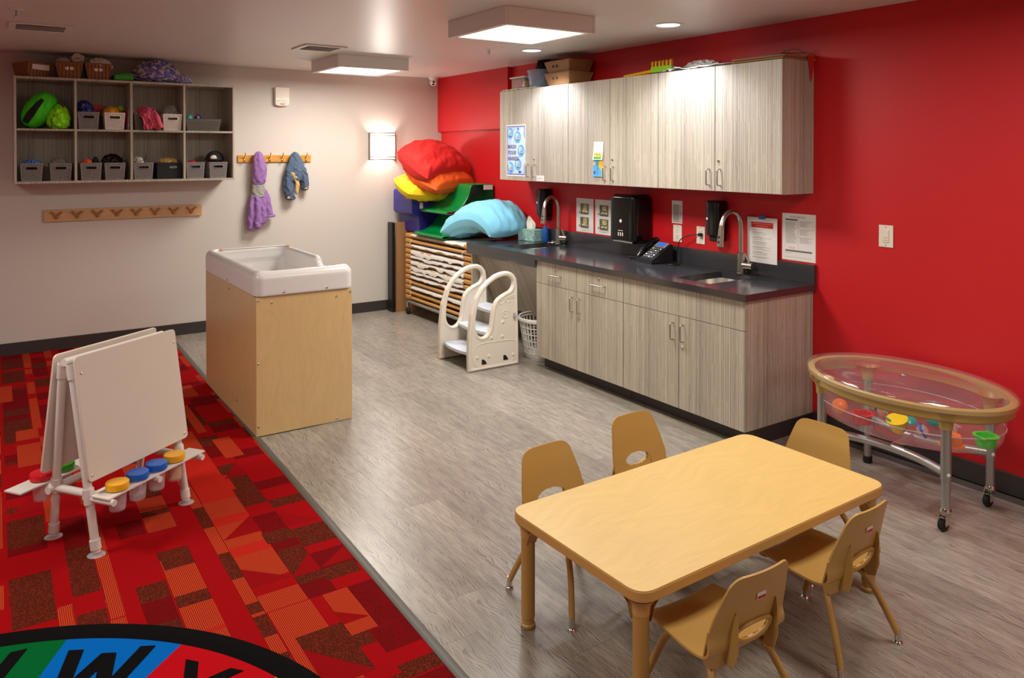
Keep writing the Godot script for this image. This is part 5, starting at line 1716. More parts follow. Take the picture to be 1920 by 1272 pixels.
func build_easel() -> void:
	var at := Vector3(0.427, 0.004, -3.71)
	var turn := 0.637
	var t := thing("art_easel", "white two-sided children's easel with pipe legs and cup trays", "easel", at, turn)
	var r := 0.0165
	var top := 0.765
	for s in [1, -1]:
		var zf: float = 0.15 if s > 0 else -0.14
		var zt: float = 0.022 * s
		for x in ([-0.235, 0.25] if s > 0 else [-0.185, 0.25]):
			var xt: float = -0.235 if x < 0 else 0.25
			var foot := Vector3(x, 0.01, zf)
			var head := Vector3(xt, top - 0.02, zt)
			var lg := obj("leg", S().tube([foot, head], r, 12), M.pvc, t)
			var d := (head - foot).normalized()
			obj("coupling", S().tube([foot + d * 0.19, foot + d * 0.25], r + 0.005, 12), M.pvc, lg)
			obj("coupling", S().tube([foot + d * 0.012, foot + d * 0.05], r + 0.004, 12), M.pvc, lg)
			obj("coupling", S().tube([head - d * 0.06, head], r + 0.004, 12), M.pvc, lg)
			obj("suction_foot", S().lathe([Vector2(0.0, 0.01), Vector2(0.016, 0.01), Vector2(0.03, 0.002), Vector2(0.034, 0.0), Vector2(0, 0)], 20, xf(Vector3(foot.x, 0, foot.z))), M.clear_frost, lg)
	obj("ridge_pipe", S().tube([Vector3(-0.25, top - 0.012, 0), Vector3(0.265, top - 0.012, 0)], r, 12), M.pvc, t)
	for s in [1, -1]:
		# boards lean on the legs
		var a := Vector3(0, top + 0.012, 0.042 * s)
		var b := Vector3(0, 0.285, 0.118 * s)
		var d := (b - a)
		var nrm := Vector3(0, d.z * s, -d.y * s).normalized() * (1.0 if s > 0 else 1.0)
		nrm = Vector3(0, absf(d.z), absf(d.y) * s).normalized()
		var bas := Basis(Vector3.RIGHT * s, -d.normalized(), nrm)
		var brd := obj("board", S().prism(rrect(0.535, d.length(), 0.02), 0.012, Transform3D(bas, (a + b) / 2 + Vector3(0.016, 0, 0) + nrm * 0.004), 0.002), M.easel_board, t)
		var sm := screw_mesh(0.005)
		for e in [[-0.245, 0.18], [0.25, 0.19], [-0.25, -0.225], [0.245, -0.225]]:
			shared("screw", sm, M.chrome, brd, Transform3D(bas, (a + b) / 2 + nrm * 0.0165 + bas.y * e[1] + Vector3(0.016 + e[0], 0, 0)))
	var hole := func(cx: float) -> PackedVector2Array:
		var q := PackedVector2Array()
		for k in 20:
			q.append(Vector2(cx + cos(TAU * k / 20.0) * 0.038, sin(TAU * k / 20.0) * 0.038))
		return q
	for s in [1, -1]:
		var y := 0.235
		var zc: float = 0.185 * s
		var x0 := -0.25 if s > 0 else -0.33
		var x1 := 0.28
		var tr := S()
		# the tray: a strip with round holes for the cups, made of rings between square cells
		var spots := [-0.165, -0.062, 0.04, 0.142] if s > 0 else [-0.20, -0.10, 0.03, 0.142]
		var edges := [x0]
		for q in spots:
			edges.append(q - 0.045)
			edges.append(q + 0.045)
		edges.append(x1)
		for k in range(0, edges.size(), 2):
			if edges[k + 1] - edges[k] > 0.002:
				tr.box(Vector3((edges[k] + edges[k + 1]) / 2, 0, 0), Vector3(edges[k + 1] - edges[k], 0.006, 0.09), 0)
		for q in spots:
			var P := []
			for b in 3:
				for k in 33:
					var w := TAU * k / 32.0 + PI / 4
					var o := Vector2(cos(w), sin(w))
					var sq := o * 0.045 / maxf(absf(o.x), absf(o.y))
					var p: Vector2 = (o * 0.038).lerp(sq, b / 2.0)
					P.append(Vector3(q + p.x, 0, p.y))
			tr.sheet(P, 32, 2, 0.006)
		obj("tray", tr, M.pvc, t).position = Vector3(0, y, zc)
		for x in ([-0.235, 0.0, 0.25] if s > 0 else [-0.2, 0.25]):
			obj("tray_arm", S().tube([Vector3(x, y - 0.016, 0.09 * s), Vector3(x, y - 0.016, 0.245 * s)], 0.013, 10), M.pvc, t)
		obj("cross_pipe", S().tube([Vector3(-0.235, y - 0.02, 0.11 * s), Vector3(0.25, y - 0.02, 0.11 * s)], r, 10), M.pvc, t)
	for x in [-0.2, 0.25]:
		obj("spreader_pipe", S().tube([Vector3(x, 0.215, 0.11), Vector3(x, 0.215, -0.11)], r, 10), M.pvc, t)
	# paint cups in the trays
	var bas := Basis(Vector3.UP, turn)
	var cup := S().lathe([Vector2(0.0, -0.082), Vector2(0.029, -0.082), Vector2(0.031, -0.077), Vector2(0.0365, 0.006), Vector2(0.0345, 0.006), Vector2(0.029, -0.075), Vector2(0, -0.079)], 28).mesh()
	var lid := S().lathe([Vector2(0.038, 0.004), Vector2(0.044, 0.005), Vector2(0.0445, 0.027), Vector2(0.0425, 0.0305), Vector2(0.03, 0.032), Vector2(0, 0.032)], 32).mesh()
	for e in [[-0.165, 1, "p_gold", "clear paint cup with yellow lid at the end of the tray nearest the leg joint"], [-0.062, 1, "p_blue", "clear paint cup with blue lid next to the end yellow cup"], [0.04, 1, "p_blue", "clear paint cup with blue lid next to the cup of yellow paint"], [0.142, 1, "p_gold", "paint cup with yellow lid, half full of yellow paint"], [-0.20, -1, "p_red", "clear paint cup with red lid on the far tray of the easel"], [-0.10, -1, "p_grass", "clear paint cup with green lid on the far tray of the easel"]]:
		var c := thing("paint_cup", e[3], "paint cup", at + bas * Vector3(e[0], 0.238, 0.185 * e[1]), turn, "paint cups on the easel")
		shared("cup", cup, M.clear_frost, c)
		shared("lid", lid, M[e[2]], c)
		if e[0] == 0.142:
			obj("paint", S().lathe([Vector2(0, -0.078), Vector2(0.0285, -0.074), Vector2(0.032, -0.02), Vector2(0, -0.018)], 24), M.p_gold, c)

# ---------------------------------------------------------------- round alphabet rug

func build_round_rug() -> void:
	var t := thing("round_rug", "round alphabet rug with black border and bright lettered segments", "rug", Vector3(-0.324, 0.004, -1.90))
	var y := 0.011
	obj("border", S().lathe([Vector2(1.105, 0.0), Vector2(1.105, y - 0.001), Vector2(1.11, y), Vector2(1.18, y), Vector2(1.188, y - 0.003), Vector2(1.19, 0.0)], 128), M.rug_black, t)
	obj("centre", S().lathe([Vector2(0, y - 0.001), Vector2(0.62, y - 0.001), Vector2(0.62, 0)], 72), M.rug_blue, t)
	var cols := ["rug_green", "rug_blue", "rug_red", "rug_orange", "rug_purple", "rug_yellow"]
	for k in 18:
		var a0 := deg_to_rad(7.5 + 20.0 * k)
		var s := S()
		var f := func(u: float, v: float) -> Vector3:
			var a := a0 + deg_to_rad(20.0) * u
			var r := lerpf(0.62, 1.105, v)
			return Vector3(sin(a) * r, y, -cos(a) * r)
		s.surf(10, 2, f, false, false, false)
		for j in s.n.size():
			s.n[j] = Vector3.UP
		var s2 := S()
		for j in range(0, s.i.size(), 3):
			s2.tri.call(s2.put(s.v[s.i[j]], Vector3.UP), s2.put(s.v[s.i[j + 1]], Vector3.UP), s2.put(s.v[s.i[j + 2]], Vector3.UP))
		obj("segment", s2, M[cols[k % 6]], t)
	var letters := ["V", "W", "X"]
	for k in 3:
		var a := deg_to_rad(17.5 + 20.0 * k)
		var r := 0.94
		var s := S()
		var lift := 0.002
		for b in {"V": [[-0.08, 0.115, 0.0, -0.12], [0.08, 0.115, 0.0, -0.12]], "W": [[-0.11, 0.115, -0.06, -0.12], [-0.06, -0.12, 0.0, 0.09], [0.0, 0.09, 0.06, -0.12], [0.06, -0.12, 0.11, 0.115]], "X": [[-0.08, 0.115, 0.08, -0.12], [0.08, 0.115, -0.08, -0.12]]}[letters[k]]:
			var hw := 0.023
			s.prism(PackedVector2Array([Vector2(b[0] - hw, b[1]), Vector2(b[0] + hw, b[1]), Vector2(b[2] + hw, b[3]), Vector2(b[2] - hw, b[3])]), lift, Transform3D(Basis.from_euler(Vector3(-PI / 2, 0.15 - a, 0)), Vector3(sin(a) * r, y, -cos(a) * r)))
			lift += 0.0004
		obj("letter", s, M.rug_black, t)

# ---------------------------------------------------------------- cots, foam blocks and cushions in the corner

func build_corner_stack() -> void:
	var x0 := 3.375
	var x1 := 3.925
	var z0 := -6.94
	var z1 := -5.665
	var cart := thing("cot_cart", "grey steel cart on casters under the stacked cots", "cart", Vector3(3.65, 0, -6.30))
	var fr := []
	for e in [[x0 + 0.015, z0 + 0.02], [x1 - 0.015, z0 + 0.02], [x1 - 0.015, z1 - 0.02], [x0 + 0.015, z1 - 0.02]]:
		fr.append(Vector3(e[0] - 3.65, 0.13, e[1] + 6.30))
	obj("frame", S().tube(bend(fr, 0.05, 4, true), 0.017, 10, true), M.alu, cart)
	for p in fr:
		var k := obj("caster", S().tube([Vector3(p.x, 0.125, p.z), Vector3(p.x, 0.065, p.z)], [0.015, 0.012], 10), M.alu, cart)
		obj("wheel", S().lathe([Vector2(0.0, -0.013), Vector2(0.03, -0.013), Vector2(0.034, -0.008), Vector2(0.034, 0.008), Vector2(0.03, 0.013), Vector2(0, 0.013)], 20, xf(Vector3(p.x, 0.034, p.z + 0.012), 0, 0, PI / 2)), M.black_rubber, k)
	# thirteen cots
	rng.seed = 404
	var endp := S()
	endp.prism(bend2([Vector2(0, 0.004), Vector2(0.03, 0.0), Vector2(0.27, 0.0), Vector2(0.52, 0.0), Vector2(0.55, 0.004), Vector2(0.55, 0.044), Vector2(0.4, 0.047), Vector2(0.15, 0.047), Vector2(0.0, 0.044)], 0.012, 3), 0.13, Transform3D.IDENTITY, 0.008)
	var em := endp.mesh()
	var rail := S().tube([Vector3(0, 0, 0), Vector3(0, 0, z1 - z0 - 0.24)], 0.0155, 12).mesh()
	var loose := [0.0, 0.0, 0.03, 0.0, 0.03, 0.03, 0.05, 0.046, 0.04, 0.05, 0.022, 0.014, 0.022]
	for k in 13:
		var y := 0.152 + 0.0505 * k
		var place := "tan framed stacking cot, number %s from the bottom of the pile" % ["one", "two", "three", "four", "five", "six", "seven", "eight", "nine", "ten", "eleven", "twelve", "thirteen"][k]
		var c := thing("stacking_cot", place, "cot", Vector3(x0, y, z0), 0, "stacked cots")
		shared("end_frame", em, M.cot_tan, c, xf(Vector3(0, 0, 0)))
		shared("end_frame", em, M.cot_tan, c, xf(Vector3(0, 0, z1 - z0 - 0.13)))
		for x in [0.017, 0.533]:
			shared("side_rail", rail, M.cot_tan, c, xf(Vector3(x, 0.021, 0.12)))
		var nz := noise(1.0, 100 + k, 3)
		var P := []
		var L := z1 - z0
		var drop: float = loose[k]
		for b in 41:
			for a in 9:
				var v := b / 40.0
				var u := a / 8.0
				var z := 0.125 + (L - 0.25) * v
				var p := Vector3(0.53 - 0.50 * minf(u / 0.7, 1.0), 0.040 - 0.004 * sin(u * PI), z)
				if drop < 0.021:
					p = Vector3(0.53 - 0.48 * u, 0.040 - 0.004 * sin(u * PI), z)
				elif u > 0.7:
					var h := (u - 0.7) / 0.3
					var d := drop * (0.55 + 0.75 * nz.get_noise_1d(v * 4.0) + 0.25)
					p = Vector3(0.03 - 0.032 * minf(h * 2.5, 1.0) - 0.005 * absf(nz.get_noise_2d(v * 9.0, h)), 0.040 - maxf(h - 0.3, 0.0) / 0.7 * d, z)
				p.y += nz.get_noise_2d(v * 9.0, u * 4.0) * 0.002
				P.append(p)
		obj("canvas", S().sheet(P, 8, 40, 0.002), M.canvas, c)
		if k in [1, 3, 6, 11]:
			var ends := S()
			for zz in [0.13, L - 0.135]:
				ends.tube(spline([Vector3(0.0, 0.03, zz), Vector3(-0.008, 0.02, zz + 0.01), Vector3(-0.006, 0.004, zz - 0.012), Vector3(-0.009, -0.01, zz)], 4), 0.004, 6)
			obj("tie", ends, M.canvas, c)
	# flattened cartons between the cots and the wall
	for e in [[3.298, 0.016, "black_plastic", "thin black flattened carton standing against the back wall"], [3.318, 0.014, "black_plastic", "second thin black flattened carton standing by the back wall"]]:
		var b := obj("flat_carton", S().box(Vector3(0, 0.448, 0), Vector3(e[1], 0.896, 0.1), 0.001), M[e[2]])
		b.position = Vector3(e[0], 0, -7.115)
		tag(b, e[3], "carton")
	var cb := thing("cardboard_carton", "tall brown flattened cardboard box beside the stacked cots", "carton", Vector3(3.335, 0, -7.055))
	obj("face", S().box(Vector3(0.15, 0.45, 0), Vector3(0.3, 0.9, 0.012), 0.001, xf(Vector3.ZERO, 0, 0.0, 0)), M.cardboard, cb)
	obj("flap", S().box(Vector3(0.15, 0.45, -0.02), Vector3(0.3, 0.89, 0.012), 0.001), M.cardboard, cb)
	var rc := obj("receipt_card", S().box(Vector3(0, 0.035, 0), Vector3(0.09, 0.07, 0.002), 0), M.paper)
	rc.position = Vector3(3.72, 0.0, -6.98)
	tag(rc, "small white card standing on the floor under the cot cart", "card")
	var cbx := obj("brown_box", S().box(Vector3(0, 0.05, 0), Vector3(0.16, 0.1, 0.12), 0.002), M.cardboard)
	cbx.position = Vector3(3.70, 0, -7.12)
	tag(cbx, "small brown box on the floor behind the cot cart", "box")
	# foam shapes
	var yt := 0.152 + 0.0505 * 12 + 0.048
	var bl := obj("blue_foam_block", S().prism(bend2([Vector2(3.43, yt), Vector2(3.42, 0.975), Vector2(3.345, 1.0), Vector2(3.345, 1.235), Vector2(3.56, 1.235), Vector2(3.62, 1.1), Vector2(3.72, 0.98), Vector2(3.88, 0.9), Vector2(3.9, yt)], 0.03, 4), 0.42, xf(Vector3(0, 0, -7.15)), 0.008), M.foam_blue)
	tag(bl, "navy blue vinyl foam climbing shape behind the green ones", "foam block")
	obj("cloth_tag", S().box(Vector3(3.445, 1.08, -6.728), Vector3(0.035, 0.06, 0.002), 0), M.paper, bl)
	var g1 := obj("green_foam_ramp", S().prism(bend2([Vector2(3.345, yt + 0.002), Vector2(3.345, yt + 0.034), Vector2(3.44, yt + 0.042), Vector2(3.52, yt + 0.08), Vector2(3.58, yt + 0.14), Vector2(3.62, yt + 0.212), Vector2(3.925, yt + 0.216), Vector2(3.925, yt + 0.002)], 0.025, 4), 0.56, xf(Vector3(0, 0, -6.69)), 0.008), M.foam_green)
	tag(g1, "lower green vinyl foam ramp lying on the cots", "foam block", "green foam ramps")
	var yu := yt + 0.218
	var g2 := obj("green_foam_ramp", S().prism(bend2([Vector2(3.41, yu), Vector2(3.41, yu + 0.034), Vector2(3.50, yu + 0.04), Vector2(3.58, yu + 0.08), Vector2(3.64, yu + 0.16), Vector2(3.675, yu + 0.278), Vector2(3.925, yu + 0.278), Vector2(3.925, yu)], 0.03, 5), 0.52, xf(Vector3(0, 0, -6.69)), 0.008), M.foam_green)
	tag(g2, "upper green vinyl foam ramp with a pale sticker", "foam block", "green foam ramps")
	obj("sticker", S().box(Vector3(3.86, yu + 0.246, -6.1685), Vector3(0.1, 0.045, 0.002), 0), M.paper, g2)
	# cushions
	var place := func(at: Vector3, e: Vector3, curve: float) -> Callable:
		var b := Basis.from_euler(e)
		return func(p: Vector3) -> Vector3:
			return at + b * Vector3(p.x, p.y - curve * p.x * p.x, p.z)
	var cy := obj("yellow_cushion", pillow(0.50, 0.42, 0.22, 5, place.call(Vector3(3.45, 1.26, -6.72), Vector3(-1.22, 0.1, -0.12), -0.1), 0.022), M.c_yellow)
	tag(cy, "bright yellow floor cushion squashed under the orange one", "cushion", "floor cushions in the corner")
	var co := obj("orange_cushion", pillow(0.64, 0.48, 0.27, 6, place.call(Vector3(3.58, 1.37, -6.62), Vector3(-1.12, 0.18, 0.2), 0.18), 0.024), M.c_orange)
	tag(co, "bright orange floor cushion under the red one", "cushion", "floor cushions in the corner")
	var cr := obj("red_cushion", pillow(0.68, 0.52, 0.34, 7, place.call(Vector3(3.53, 1.515, -6.66), Vector3(-1.0, 0.2, 0.14), 0.3), 0.026), M.c_red)
	tag(cr, "big red floor cushion on top of the pile", "cushion", "floor cushions in the corner")
	var arch := [Vector2(-6.27, 0.89), Vector2(-6.19, 0.925), Vector2(-6.07, 0.99), Vector2(-5.92, 1.04), Vector2(-5.76, 1.05), Vector2(-5.62, 0.99), Vector2(-5.55, 0.89)]
	var bendf := func(p: Vector3) -> Vector3:
		var q := clampf((p.x / 1.2 + 0.5) * 6.0, 0.0, 5.999)
		var j := int(q)
		var a: Vector2 = arch[maxi(j - 1, 0)]
		var b: Vector2 = arch[j]
		var c: Vector2 = arch[j + 1]
		var d: Vector2 = arch[mini(j + 2, 6)]
		var m := b.cubic_interpolate(c, a, d, q - j)
		var m2 := b.cubic_interpolate(c, a, d, minf(q - j + 0.05, 1.0))
		var m0 := b.cubic_interpolate(c, a, d, maxf(q - j - 0.05, 0.0))
		var tg := (m2 - m0).normalized()
		var nr := Vector2(-tg.y, tg.x)
		m += nr * p.z
		return Vector3(3.645 + p.x * 0.1 - p.y, maxf(m.y - (p.y + 0.1) * 0.12, 0.842 if m.x > -5.66 else 0.812), m.x)
	var cs := obj("sky_blue_cushion", pillow(1.2, 0.46, 0.27, 8, bendf, 0.022), M.c_sky)
	tag(cs, "large light blue cushion bent over the worktop's end", "cushion", "floor cushions in the corner")

# ---------------------------------------------------------------- step stool

func seg_dist(p: Vector2, poly: PackedVector2Array) -> float:
	var d := 1e9
	var inside := false
	var m := poly.size()
	for k in m:
		var a := poly[k]
		var b := poly[(k + 1) % m]
		var ab := b - a
		var w := clampf((p - a).dot(ab) / maxf(ab.length_squared(), 1e-12), 0.0, 1.0)
		d = minf(d, (p - a - ab * w).length_squared())
		if (a.y > p.y) != (b.y > p.y) and p.x < (b.x - a.x) * (p.y - a.y) / (b.y - a.y) + a.x:
			inside = not inside
	return -sqrt(d) if inside else sqrt(d)

func poly_spline(pts: Array, k := 3) -> PackedVector2Array:
	var v := []
	for p in pts:
		v.append(Vector3(p[0], p[1], 0))
	var out := PackedVector2Array()
	for p in spline(v, k, true):
		out.append(Vector2(p.x, p.y))
	return out

func build_step_stool() -> void:
	var t := thing("step_stool", "cream plastic toddler step stool with looped handrails and grey treads", "step stool", Vector3(3.065, 0, -5.05))
	var outer := PackedVector2Array()
	for p in [[-0.22, 0.0], [-0.223, 0.125], [-0.219, 0.255], [-0.2, 0.42], [-0.16, 0.535], [-0.112, 0.607], [-0.057, 0.655], [0.007, 0.692], [0.05, 0.705], [0.095, 0.71], [0.13, 0.707], [0.16, 0.695], [0.185, 0.673], [0.202, 0.645], [0.21, 0.59], [0.211, 0.499], [0.217, 0.299], [0.223, 0.0]]:
		outer.append(Vector2(p[0], p[1]))
	var hole := poly_spline([[-0.16, 0.331], [-0.151, 0.422], [-0.116, 0.541], [-0.048, 0.619], [0.035, 0.662], [0.11, 0.673], [0.158, 0.647], [0.168, 0.606], [0.145, 0.565], [0.1, 0.548], [0.035, 0.515], [-0.002, 0.467], [-0.02, 0.391], [-0.034, 0.3], [-0.066, 0.25], [-0.111, 0.244], [-0.147, 0.276]], 2)
	var cell := 0.0078
	var lo := Vector3(-0.24, -0.012, -0.034)
	var g := Vector3i(62, 95, 10)
	var F := PackedFloat32Array()
	F.resize(g.x * g.y * g.z)
	for y in g.y:
		for x in g.x:
			var p := Vector2(lo.x + x * cell, lo.y + y * cell)
			var d := maxf(seg_dist(p, outer), -seg_dist(p, hole))
			# the lower plate is slimmer than the rail round the opening
			var slim := smoothstep(0.012, 0.03, -d)
			for z in g.z:
				var w := absf(lo.z + z * cell)
				var hz := lerpf(0.023, 0.017, slim)
				var q := Vector2(maxf(d + 0.016, 0.0), maxf(w - hz + 0.016, 0.0))
				F[x + y * g.x + z * g.x * g.y] = q.length() + minf(maxf(d + 0.016, w - hz + 0.016), 0.0) - 0.016
	var plate := S().nets_of(lo, cell, g, F).mesh()
	for s in [1, -1]:
		var sd := shared("side_frame", plate, M.stool_white, t, xf(Vector3(0, 0, 0.22 * s)))
		if s > 0:
			# raised outlines, screw caps and slots on the outer face
			var zf := 0.0178
			var line := func(pts: Array, closed := false) -> Shape:
				var v := []
				for p in pts:
					v.append(Vector3(p[0], p[1], zf))
				return S().tube(spline(v, 4, closed), 0.0022, 6, closed)
			obj("moulding", line.call([[-0.185, 0.15], [-0.129, 0.193], [0.02, 0.195], [0.15, 0.19], [0.195, 0.165], [0.198, 0.1], [0.165, 0.045], [0.1, 0.024], [-0.1, 0.024], [-0.16, 0.04], [-0.187, 0.09]], true), M.stool_white, sd)
			obj("moulding", line.call([[0.021, 0.195], [0.03, 0.3], [0.035, 0.43], [0.03, 0.465], [0.045, 0.48], [0.06, 0.468], [0.09, 0.486], [0.12, 0.475], [0.135, 0.484], [0.152, 0.475], [0.146, 0.45]]), M.stool_white, sd)
			obj("bear_snout", S().lathe([Vector2(0.024, 0.0), Vector2(0.025, 0.003), Vector2(0.028, 0.003), Vector2(0.029, 0)], 24, xf(Vector3(0.098, 0.39, zf - 0.001), PI / 2, 0, 0)), M.stool_white, sd)
			obj("bear_nose", S().prism(bend2([Vector2(-0.01, 0.006), Vector2(0.01, 0.006), Vector2(0, -0.008)], 0.004, 3), 0.004, xf(Vector3(0.098, 0.393, zf - 0.001)), 0.001), M.stool_white, sd)
			for e in [[0.066, 0.405], [0.132, 0.4]]:
				obj("bear_eye", S().lathe([Vector2(0, 0.003), Vector2(0.003, 0.002), Vector2(0.004, 0)], 10, xf(Vector3(e[0], e[1], zf), PI / 2, 0, 0)), M.stool_white, sd)
			for e in [[0.077, 0.333], [0.072, 0.227], [-0.025, 0.229], [-0.147, 0.099], [-0.048, 0.097], [0.168, 0.078]]:
				obj("screw_cap", S().lathe([Vector2(0, 0.004), Vector2(0.012, 0.0035), Vector2(0.0155, 0)], 18, xf(Vector3(e[0], e[1], zf - 0.001), PI / 2, 0, 0)), M.stool_white, sd)
			for e in [[-0.089, 0.06], [0.1, 0.066]]:
				obj("slot", S().prism(bend2([Vector2(-0.02, -0.018), Vector2(0.025, -0.018), Vector2(0.012, 0.006), Vector2(-0.004, 0.02), Vector2(-0.02, 0.02)], 0.006, 3), 0.002, xf(Vector3(e[0], e[1], zf - 0.0012))), M.black_plastic, sd)
			obj("knob", S().tube([Vector3(0.178, 0.39, zf), Vector3(0.178, 0.362, zf + 0.012)], [0.009, 0.013], 12), M.grey_knob, sd)
			lettering("alpaca", 0.04, M.stool_white, sd, Vector3(0.12, 0.514, zf + 0.0002), 0.004, true, Vector3(0, 0, 0.12))
	# treads
	for e in [[-0.215, 0.0, 0.135], [-0.085, 0.1, 0.272], [0.045, 0.2, 0.405]]:
		var pl := PackedVector2Array()
		for k in 13:
			var w := k / 12.0
			pl.append(Vector2(e[0] + 0.03 * pow(absf(w - 0.5) * 2.0, 2.0), (w - 0.5) * 0.40))
		pl.append(Vector2(e[1], 0.2))
		pl.append(Vector2(e[1], -0.2))
		obj("tread", S().prism(pl, 0.03, Transform3D(Basis(Vector3.RIGHT, Vector3(0, 0, 1), Vector3(0, -1, 0)), Vector3(0, e[2], 0)), 0.008), M.stool_grey, t)
	for e in [[-0.01, 0.12], [0.11, 0.25], [0.19, 0.38]]:
		obj("riser", S().box(Vector3(e[0], e[1] / 2 + 0.01, 0), Vector3(0.012, e[1], 0.405), 0.002), M.stool_white, t)

# ---------------------------------------------------------------- table, chairs, water table

func chair_shell() -> Array:
	# profile of the seat and back: z, y, half width
	var prof := [[0.142, 0.222, 0.118], [0.150, 0.236, 0.128], [0.140, 0.249, 0.136], [0.105, 0.253, 0.142], [0.05, 0.250, 0.147], [-0.01, 0.246, 0.15], [-0.07, 0.246, 0.152], [-0.108, 0.256, 0.152], [-0.128, 0.284, 0.15], [-0.138, 0.325, 0.147], [-0.150, 0.375, 0.14], [-0.162, 0.425, 0.127], [-0.172, 0.46, 0.117], [-0.179, 0.49, 0.109]]
	var path := []
	var hw := []
	for p in prof:
		path.append(Vector3(0, p[1], p[0]))
		hw.append(Vector3(p[2], 0, 0))
	path = spline(path, 6)
	hw = spline(hw, 6)
	var nv := path.size() - 1
	var nu := 36
	var len_ := [0.0]
	for k in nv:
		len_.append(len_[-1] + (path[k + 1] - path[k]).length())
	var total: float = len_[-1]
	var hole_s := 0.0
	for k in nv:
		if path[k].y > 0.315 and path[k].z < -0.1:
			hole_s = len_[k]
			break
	var P := []
	var inside := []
	for b in nv + 1:
		var s: float = len_[b]
		var w: float = hw[b].x
		for e in [[total - s, 0.032], [s, 0.04]]:
			if e[0] < e[1]:
				w -= e[1] - sqrt(e[1] * e[1] - (e[1] - e[0]) * (e[1] - e[0]))
		var back := smoothstep(0.25, 0.33, path[b].y) * (1.0 if path[b].z < -0.08 else 0.0)
		for a in nu + 1:
			var u := (float(a) / nu - 0.5) * 2.0
			var x := u * w
			var ds := 0.0
			# hole: an eye with a flatter top
			var hx := x / 0.066
			var hy: float = (s - hole_s) / (0.021 if s > hole_s else 0.029)
			var r := sqrt(hx * hx + hy * hy + absf(hx) * hx * hx * 0.0)
			var ins := r < 1.0
			inside.append(ins)
			var px := x
			var ps := s
			if r < 1.0 and r > 0.001:
				px = x / r
				ps = hole_s + (s - hole_s) / r
			elif r >= 1.0 and r < 1.35:
				# draw nearby vertices to the rim
				var f := lerpf(1.0 / r, 1.0, smoothstep(1.0, 1.35, r))
				if r < 1.18:
					px = x * f
					ps = hole_s + (s - hole_s) * f
			# position at arc length ps
			var j := b
			while j < nv - 1 and len_[j + 1] < ps:
				j += 1
			while j > 0 and len_[j] > ps:
				j -= 1
			var c: Vector3 = path[j].lerp(path[j + 1], clampf((ps - len_[j]) / maxf(len_[j + 1] - len_[j], 1e-6), 0.0, 1.0)) if j < nv else path[nv]
			var q := px / 0.15
			c.x = px
			c.y += (0.012 * q * q) * (1.0 - back)
			c.z += 0.026 * q * q * back
			P.append(c)
	var keep := []
	for b in nv:
		for a in nu:
			var k := b * (nu + 1) + a
			keep.append(not (inside[k] and inside[k + 1] and inside[k + nu + 1] and inside[k + nu + 2]))
	var rim := []
	for k in 24:
		var w := TAU * k / 24.0
		var x := cos(w) * 0.069
		var ps := hole_s + sin(w) * (0.024 if sin(w) > 0 else 0.032)
		var j := 0
		while j < nv - 1 and len_[j + 1] < ps:
			j += 1
		var c: Vector3 = path[j].lerp(path[j + 1], (ps - len_[j]) / maxf(len_[j + 1] - len_[j], 1e-6))
		c.x = x
		c.z += 0.026 * pow(x / 0.15, 2.0) - 0.007
		rim.append(c)
	return [S().sheet(P, nu, nv, 0.006, keep).mesh(), S().tube(rim, 0.0055, 8, true).mesh()]

